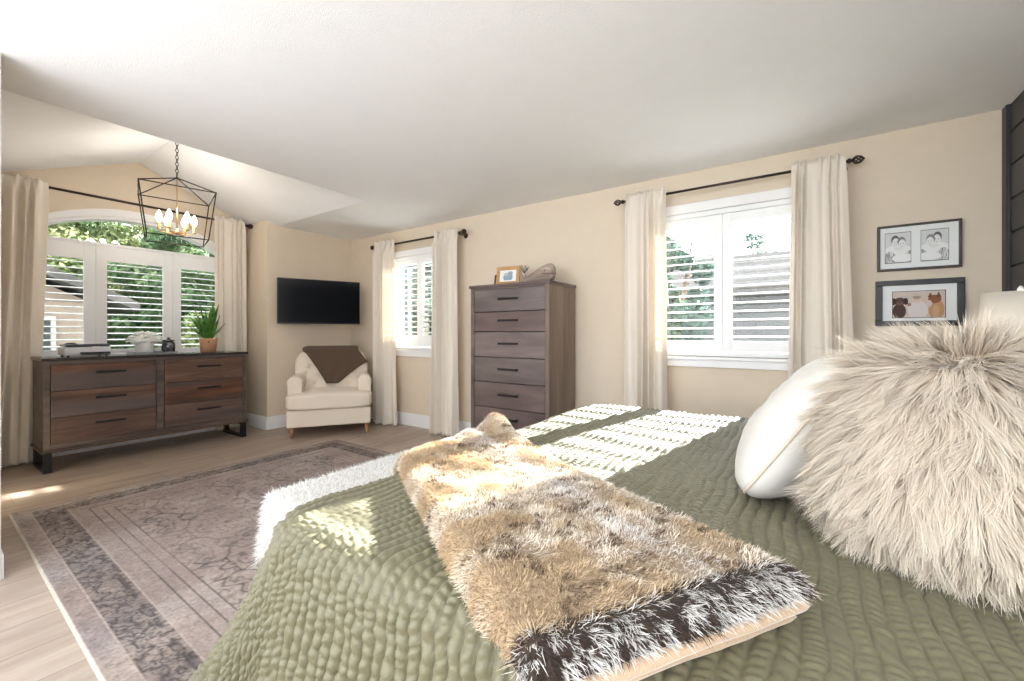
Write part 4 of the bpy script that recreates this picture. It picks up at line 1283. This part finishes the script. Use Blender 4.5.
# ---- folded faux fur throw lying diagonally over the bed
NR = np.array([-.012, .778]); ea = np.array([-.838, .545]); ebv = np.array([-.545, -.838])
TL, TWD = 1.50, .445
def throw_pt(a, b, z): 
    return np.stack([NR[0] + ea[0] * a + ebv[0] * b, NR[1] + ea[1] * a + ebv[1] * b, z + 0 * a], -1)
def bed_z(p):
    """height of the quilt top under a point, falling away beyond the foot edge"""
    o_ = np.clip((XF + .06) - p[..., 0], 0, None)
    return ZT + .010 - np.minimum(o_ * o_ * 5.0, .03 + o_ * .9)
to = np.array([NR[0] + ea[0] * .7, NR[1] + ea[1] * .7 - .18, .72])
th_ = empty('folded_fur_throw', tuple(to)); tag(th_, 'folded brown and cream faux fur throw with tan backing lying across the green quilt', 'throw')
def folded_layer(a0, a1, b0, b1, z0, thick, nr, seed, wav=.004):
    """closed slab with a rounded near fold, as a loop in the a-z plane swept along b"""
    na, nb_ = 150, 70
    tt_ = np.linspace(0, 1, na)
    per = []
    L = a1 - a0
    for t in tt_:
        if t < .45: per.append((a1 - L * t / .45, -1.0, 0))
        elif t < .55:
            q_ = (t - .45) / .1 * math.pi; per.append((a0 - thick / 2 * math.sin(q_), -math.cos(q_), 1))
        else: per.append((a0 + L * (t - .55) / .45, 1.0, 0))
    per = np.array(per); A = np.repeat(per[:, 0:1], nb_, 1); S = np.repeat(per[:, 1:2], nb_, 1)
    B = np.repeat(np.linspace(b0, b1, nb_)[None], na, 0)
    eb_ = np.minimum(B - b0, b1 - B); rd = np.sqrt(np.clip(1 - (1 - np.clip(eb_ / (thick * .6), 0, 1)) ** 2, 0, 1))
    A2 = A + .008 * (fbm(B * 9, S * 1.0 + seed, seed) - .5) * (A < a0 + .1)
    P = throw_pt(A2, B, 0)
    fA = 1 - .55 * np.clip((A - .15) / .55, 0, 1)
    zc = bed_z(P) + (z0 + thick / 2) * fA
    P[..., 2] = zc + S * thick / 2 * fA * (.25 + .75 * rd) + wav * 2 * (fbm(A * 7, B * 9, seed + 5) - .5) * (S > -.5)
    return P
def close_sides(P):
    na, nb_ = P.shape[:2]; F = grid_faces(na, nb_)
    h = na // 2
    ex = []
    for k in range(h - 1):
        for j, fl_ in ((0, 0), (nb_ - 1, 1)):
            a_, b_, c_, d_ = k * nb_ + j, (k + 1) * nb_ + j, (na - 2 - k) * nb_ + j, (na - 1 - k) * nb_ + j
            ex.append((a_, b_, c_, d_) if fl_ else (a_, d_, c_, b_))
    return np.concatenate([F, np.array(ex)])
for k, (a0, z0) in enumerate(((-.001, .001), (-.019, .027))):
    P = folded_layer(a0, TL - .06, .004 - .004 * k, TWD - .01, z0, .0225, 0, 31 + k, wav=.001)
    link('backing_fold', fast_mesh('backing_fold', P.reshape(-1, 3) - to, close_sides(P)), M['fleece'], th_)
def lump(A, B):
    f = np.clip((A - .75) / .55, 0, 1)
    return f * (.050 * np.exp(-((B - .16) / .035) ** 2 * .8) * .45 + .030 * np.exp(-((B - .02) / .05) ** 2) + .016 * np.exp(-((B - .33) / .06) ** 2)) \
        + .038 * np.exp(-(((A - 1.22) / .09) ** 2 + ((B - .03) / .07) ** 2)) + .010 * fbm(A * 6, B * 10, 44)
na, nb_ = 260, 110
# over the top, round the near fold and back underneath a little
tt_ = np.linspace(0, 1, na); sA = np.where(tt_ > .06, (tt_ - .06) / .94 * TL, 0); 
qn = np.clip(tt_ / .06, 0, 1)
A = np.repeat((sA - .026 * np.sin(np.pi / 2 + qn * np.pi / 2) * (qn < 1) - .0 * qn)[:, None], nb_, 1)
low = np.repeat((1 - np.sin(qn * np.pi / 2))[:, None], nb_, 1)
B0 = np.repeat(np.linspace(-1, 1, nb_)[None], na, 0)
B = TWD / 2 + B0 * (TWD / 2 + .012) * (1 + .10 * np.clip((A - 1.0) / .4, 0, 1) * (B0 < 0))
eb_ = np.minimum(B0 + 1, 1 - B0) * TWD / 2
rd = np.sqrt(np.clip(1 - (1 - np.clip(eb_ / .026, 0, 1)) ** 2, 0, 1))
P = throw_pt(A + .006 * (vnoise(B * 14, B * 0, 5) - .5), B + .010 * (fbm(A * 8, B * 2, 15) - .5), 0)
P[..., 2] = bed_z(P) + (.052 + .024 * rd * (1 - low)) * (1 - .55 * np.clip((A - .15) / .55, 0, 1)) + lump(A, B) * rd * (1 - low) - .028 * (1 - rd) * (1 - low) * np.clip((A - .05) / .1, 0, 1) + .0 
far = np.clip((A - (TL - .05)) / .05, 0, 1); P[..., 2] -= .05 * far
link('fur_backing', fast_mesh('fur_backing', P.reshape(-1, 3) - to, grid_faces(na, nb_), np.where((A.reshape(-1, 1) < .028), np.array([.055, .037, .027]), np.array([.42, .31, .20]))), M['fur_brown'], th_)
q, nn, s_, t_ = sample_grid(P, 125000)
nn = np.where(nn[:, 2:3] < -.05, -nn, nn) if nn[:, 2].mean() < 0 else nn
ctr = throw_pt(np.clip(s_ * TL, .04, TL), np.full_like(s_, TWD / 2), 0) ; n = len(q)
av = (q[:, :2] - NR) @ ea; bv = (q[:, :2] - NR) @ ebv
outw = np.zeros((n, 3)); outw[:, :2] = ebv[None] * np.sign(bv - TWD / 2)[:, None] * (np.abs(bv - TWD / 2) > TWD / 2 - .02)[:, None] - ea[None] * (av < .01)[:, None] * 1.3
flow = np.zeros((n, 3)); fa = fbm(av * 5, bv * 5, 70) * 6.0
flow[:, :2] = -ea[None] * .8 + ebv[None] * .5 * np.cos(fa)[:, None] + ea[None] * .5 * np.sin(fa)[:, None]
tuft = nrm(rng.normal(0, 1, (n, 3))) * 0
k1 = fbm(av * 34, bv * 34, 95, 2) - .5; k2 = fbm(av * 34 + 50, bv * 34, 96, 2) - .5
tuft[:, :2] = ea[None] * (k1 * 3.2)[:, None] + ebv[None] * (k2 * 3.2)[:, None]
Dr = nn * .75 + outw * .8 + flow * .45 + tuft * .5 + rng.normal(0, .16, (n, 3))
Dr[:, 2] = np.where(av < .02, np.maximum(Dr[:, 2], -.12), Dr[:, 2])
L = rng.uniform(.007, .012, n) * (1 + .35 * (av < .03))
tan = np.array([.62, .48, .31]); cream = np.array([.86, .79, .68]); dkb = np.array([.035, .022, .017]); white = np.array([.84, .82, .79])
m1 = np.clip((fbm(av * 9, bv * 12, 81, 3) - .42) * 5, 0, 1)[:, None]
col = tan * (1 - m1) + cream * m1
wb = (np.exp(-((bv - .135 - .02 * np.sin(av * 7)) / .05) ** 2) * np.clip(1.9 * fbm(av * 12, bv * 12, 85), 0, 1))[:, None]
col = col * (1 - wb) + white * wb
near = (np.clip(1 - (av - .012 - .02 * (rng.random(n) - .5)) / .012, 0, 1) * (bv > .0))[:, None]
pick = (fbm(av * 90, bv * 90, 97, 2) > .41)[:, None]
col = col * (1 - near) + np.where(pick, white * .95, dkb * 1.0) * near
dk = (fbm(av * 30, bv * 30, 91, 3) > .66)[:, None] & (rng.random((n, 1)) < .65)
col = np.where(dk, dkb * 1.5, col)
root = np.array([.26, .17, .10]) * np.ones((n, 3)); root = root * (1 - near) + dkb * near
V, Q, C = strands(q - to, nn, Dr, L, rng.uniform(.0011, .0019, n), 3, root, col * rng.uniform(.85, 1.12, (n, 1)), droop=.15, curl=rng.normal(0, .25, (n, 3)), cpow=.4)
link('fur', fast_mesh('fur', V, Q, C), M['fur_brown'], th_)

# ------------------------------------------------------------------ pillows
def pillow_grid(hw_, hh, T, n=70, pinch=.07, pw=.42, rnd=.11):
    t = np.sin(np.linspace(-1, 1, n) * math.pi / 2)
    X, Y = np.meshgrid(t, t, indexing='ij')
    th1 = T * ((1 - X ** 2) * (1 - Y ** 2)) ** pw
    px = X * hw_ * (1 - pinch * (1 - Y ** 2)) * (1 - rnd * Y ** 6 * np.abs(X) ** 3); py = Y * hh * (1 - pinch * (1 - X ** 2)) * (1 - rnd * X ** 6 * np.abs(Y) ** 3)
    return px, py, th1, X, Y
def frame_mtx(c, nrm_, up):
    n_ = Vector(nrm_).normalized(); u_ = Vector(up); u_ = (u_ - n_ * u_.dot(n_)).normalized(); x_ = u_.cross(n_)
    return Matrix(((x_.x, u_.x, n_.x, c[0]), (x_.y, u_.y, n_.y, c[1]), (x_.z, u_.z, n_.z, c[2]), (0, 0, 0, 1)))
def pillow_mesh(hw_, hh, T, wr=.006, seed=1, **k):
    px, py, t1, X, Y = pillow_grid(hw_, hh, T, **k)
    w = wr * (fbm(X * 3, Y * 3, seed) - .5) * 2 * (t1 / T)
    A = np.stack([px, py, t1 + w], -1).reshape(-1, 3); B = np.stack([px, py, -t1 + w], -1).reshape(-1, 3)
    n = px.shape[0]; F = grid_faces(n, n)
    return np.concatenate([A, B]), np.concatenate([F, F[:, ::-1] + n * n]), (px, py)

# white linen pillow
wm = frame_mtx((.010, 1.44, .882), (-.83, .12, .55), (.55, .10, .83))
wp = empty('white_pillow'); wp.matrix_world = wm
tag(wp, 'plain white linen pillow with beige piping leaning beside the fluffy fur pillow', 'pillow')
V, F, (px, py) = pillow_mesh(.225, .225, .115, wr=.012, seed=3, pinch=.045)
link('cover', fast_mesh('cover', V, F), M['pillow'], wp)
n = px.shape[0]
per = [(px[i, 0], py[i, 0], 0) for i in range(0, n - 1, 2)] + [(px[-1, j], py[-1, j], 0) for j in range(0, n - 1, 2)] + [(px[i, -1], py[i, -1], 0) for i in range(n - 1, 0, -2)] + [(px[0, j], py[0, j], 0) for j in range(n - 1, 0, -2)]
MB().tube(per, .0045, 6, closed=True).build('piping', M['piping'], wp)
SX = -1
tg = MB().box(-.245, -.222, -.165, -.125, -.001, .002); tg.build('care_tag', M['white_ceramic'], wp)

# long-haired fluffy pillow
fm = frame_mtx((.222, 1.165, .918), (-.38, -.72, .58), (.20, .58, .79))
fpo = empty('fluffy_fur_pillow'); fpo.matrix_world = fm
tag(fpo, 'big shaggy cream fur pillow in front of the white linen pillow', 'pillow')
V, F, _ = pillow_mesh(.160, .215, .125, seed=5, pinch=-.01, rnd=.22)
link('cover', fast_mesh('cover', V, F), plain('cream_hide', (.62, .55, .46), rough=.95), fpo)
px, py, t1, X_, Y_ = pillow_grid(.160, .215, .125, n=50, pinch=-.01, rnd=.22)
Pa = np.stack([px, py, t1], -1); Pb = np.stack([px, py, -t1], -1)[::-1]
qa, na_, _, _ = sample_grid(Pa, 30000); qb, nb2, _, _ = sample_grid(Pb, 16000)
q = np.concatenate([qa, qb]); nn = np.concatenate([na_, nb2]); n = len(q)
Mi = np.array(fm.to_3x3().inverted()); down = Mi @ np.array([0, 0, -1.0])
rad = q.copy(); rad[:, 2] *= .3; rad = nrm(rad)
# hair parts from the crown and falls outward and down
upy = q[:, 1] / .222
fan = q - np.array([.05, .15, 0]); fan[:, 2] *= .3; fl_ = np.linalg.norm(fan, axis=1, keepdims=True); fan = fan / np.maximum(fl_, .09)
lift = np.clip((upy - .45) / .55, 0, 1)[:, None]
Dr = nn * .42 + fan * .70 + down[None] * (.42 - .6 * lift) * (upy > -.8)[:, None] + rng.normal(0, .09, (n, 3))
L = rng.uniform(.050, .080, n) * (1 - .25 * np.clip(-upy, 0, 1)); L *= np.where(upy < -.75, .75, 1)
# locks: hairs of one lock lean to a shared tip
nl = 1500
lk = rng.choice(n, nl, replace=False); Lc = q[lk]
near_i = np.empty(n, int)
for s0 in range(0, n, 2000):
    d2 = ((q[s0:s0 + 2000, None, :] - Lc[None]) ** 2).sum(-1); near_i[s0:s0 + 2000] = d2.argmin(1)
Dn = nrm(Dr); lockdir = nrm(Dn[lk] + rng.normal(0, .16, (nl, 3)))
tip = Lc[near_i] + lockdir[near_i] * (.070)
Dl = nrm(tip - q); Dr = Dn * .35 + Dl * .65
curl = rng.normal(0, .10, (n, 3)) + (rng.normal(0, .22, (nl, 3)))[near_i]
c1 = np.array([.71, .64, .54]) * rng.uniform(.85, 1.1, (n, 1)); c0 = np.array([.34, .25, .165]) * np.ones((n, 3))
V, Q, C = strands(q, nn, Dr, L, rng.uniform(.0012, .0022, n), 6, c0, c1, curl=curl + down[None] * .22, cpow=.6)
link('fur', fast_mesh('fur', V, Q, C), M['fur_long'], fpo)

# patterned green satin cushion at the right
gm = frame_mtx((.432, .975, .84), (-.80, -.45, .40), (.36, .18, .91))
gp = empty('patterned_cushion'); gp.matrix_world = gm
tag(gp, 'olive green patterned satin cushion partly hidden behind the fluffy fur pillow', 'cushion')
V, F, _ = pillow_mesh(.195, .140, .085, seed=9)
pat = fbm(V[:, 0] * 22, V[:, 1] * 22, 3, 3); ln = np.clip(1 - np.abs(pat - .5) / .05, 0, 1)[:, None]
C = np.array([.105, .11, .06]) * (1 - ln) + np.array([.36, .36, .26]) * ln
link('cover', fast_mesh('cover', V, F, C), M['satin'], gp)

# ================================================================== OUTSIDE
g = struct(MB().box(-60, -7, -30, 60, -3.3, -3.1).box(-7, 40, 5.5, 60, -3.3, -3.1).build('ground', M['grass']))
def tree(label, x, y, zc, rx, rz_, mat, n, leaf, seed, dense=True):
    rs = np.random.default_rng(seed)
    o = empty('tree', (x, y, -3.1)); tag(o, label, 'tree')
    q_ = MB(); q_.tube([(0, 0, 0), (.1, .05, (zc + 3.1) * .5), (0, .1, zc + 3.1 + rz_ * .3)], [.2, .15, .05], 8)
    for k in range(6):
        a = rs.uniform(0, 6.28); q_.tube([(0.05, 0.05, (zc + 3.1) * .6), (rx * .6 * math.cos(a), rx * .6 * math.sin(a), zc + 3.1 + rz_ * rs.uniform(-.3, .6))], [.07, .02], 6)
    q_.build('trunk', M['bark'], o)
    nc = 190 if dense else 45
    cd = nrm(rs.normal(0, 1, (nc, 3))) * rs.uniform(.25, 1, (nc, 1)) * np.array([rx, rx, rz_]); cr = rs.uniform(.16, .30, nc) * rx
    k = rs.integers(0, nc, n); d = nrm(rs.normal(0, 1, (n, 3)))
    c = cd[k] + d * (cr[k] * rs.uniform(.6, 1, n))[:, None] + np.array([0, 0, zc + 3.1])
    t1 = nrm(np.cross(d + rs.normal(0, .5, (n, 3)), rs.normal(0, 1, (n, 3)))); t2 = nrm(np.cross(t1, d + rs.normal(0, .4, (n, 3))))
    s_ = (leaf * rs.uniform(.6, 1.3, n))[:, None]
    V = np.stack([c - t1 * s_, c - t2 * s_ * .55, c + t1 * s_, c + t2 * s_ * .55], 1).reshape(-1, 3)
    link('foliage', fast_mesh('foliage', V, np.arange(n * 4).reshape(n, 4), smooth=False), mat, o)
G1 = 'trees beyond the arched window'
tree('tall lime green tree seen high through the left half of the arched window', -21.0, 4.2, 3.4, 2.6, 3.2, M['tree_lime'], 70000, .095, 1)
tree('yellow-green tree filling the middle of the arched window', -16.5, 5.6, 2.0, 1.9, 3.0, M['tree_green'], 70000, .085, 2)
tree('dark blue-green tree seen at the right end of the arched window behind the plant', -13.0, 7.8, 1.8, 1.9, 3.4, M['tree_blue'], 70000, .085, 3)
tree('low lime shrub-like tree seen through the middle shutter over the white flowers', -11.8, 4.6, .2, 1.1, 1.7, M['tree_lime'], 30000, .055, 4)
tree('dark evergreen tree seen through the small corner window', -14.5, 14.6, 1.4, 3.0, 3.8, M['tree_blue'], 60000, .20, 5)
tree('slender green tree seen through the left panel of the large window', -2.35, 9.0, 1.9, .95, 2.4, M['tree_blue'], 11000, .07, 6, False)

tree('airy grey-green tree rising behind the grey house in the large window', -1.0, 19.8, 3.3, 2.3, 1.7, M['tree_blue'], 11000, .08, 7, False)
hs = empty('beige_house', (-15.5, .45, -3.1)); tag(hs, 'beige neighbouring house with grey-brown gable roof seen through the left shutter of the arched window', 'house')
MB().box(-3.0, 2.6, -3.5, 2.15, 0, 4.9).build('walls', M['house_beige'], hs)
q = MB(); q.prism([(-4.0, 4.75), (-.6, 6.3), (2.75, 4.75), (2.75, 4.95), (-.6, 6.5), (-4.0, 4.95)], 'yz', -3.3, 2.9)
q.build('roof', M['roof'], hs)
MB().prism([(-3.5, 4.85), (2.15, 4.85), (-.6, 6.25)], 'yz', -2.9, 2.5).build('gable', M['house_beige'], hs)
for y in (-1.6, .9):
    w_ = MB().box(2.58, 2.66, y - .55, y + .55, 3.4, 4.6).build('window', M['house_trim'], hs)
    MB().box(2.66, 2.675, y - .47, y + .47, 3.48, 4.52).build('pane', M['dark_pane'], w_)
MB().box(2.58, 2.63, 2.05, 2.17, 0, 4.75).build('corner_board', M['house_trim'], hs)
hs = empty('grey_house', (0.2, 14.5, -2.75)); tag(hs, 'grey sided neighbouring house seen through the large window shutters', 'house')
MB().box(-3.6, 3.0, -2.6, 3.0, 0, 4.9).build('walls', M['siding'], hs)
q = MB(); q.prism([(-3.0, 4.8), (.2, 6.1), (3.4, 4.8), (3.4, 5.0), (.2, 6.3), (-3.0, 5.0)], 'yz', -3.9, 3.3); q.build('roof', M['roof'], hs)
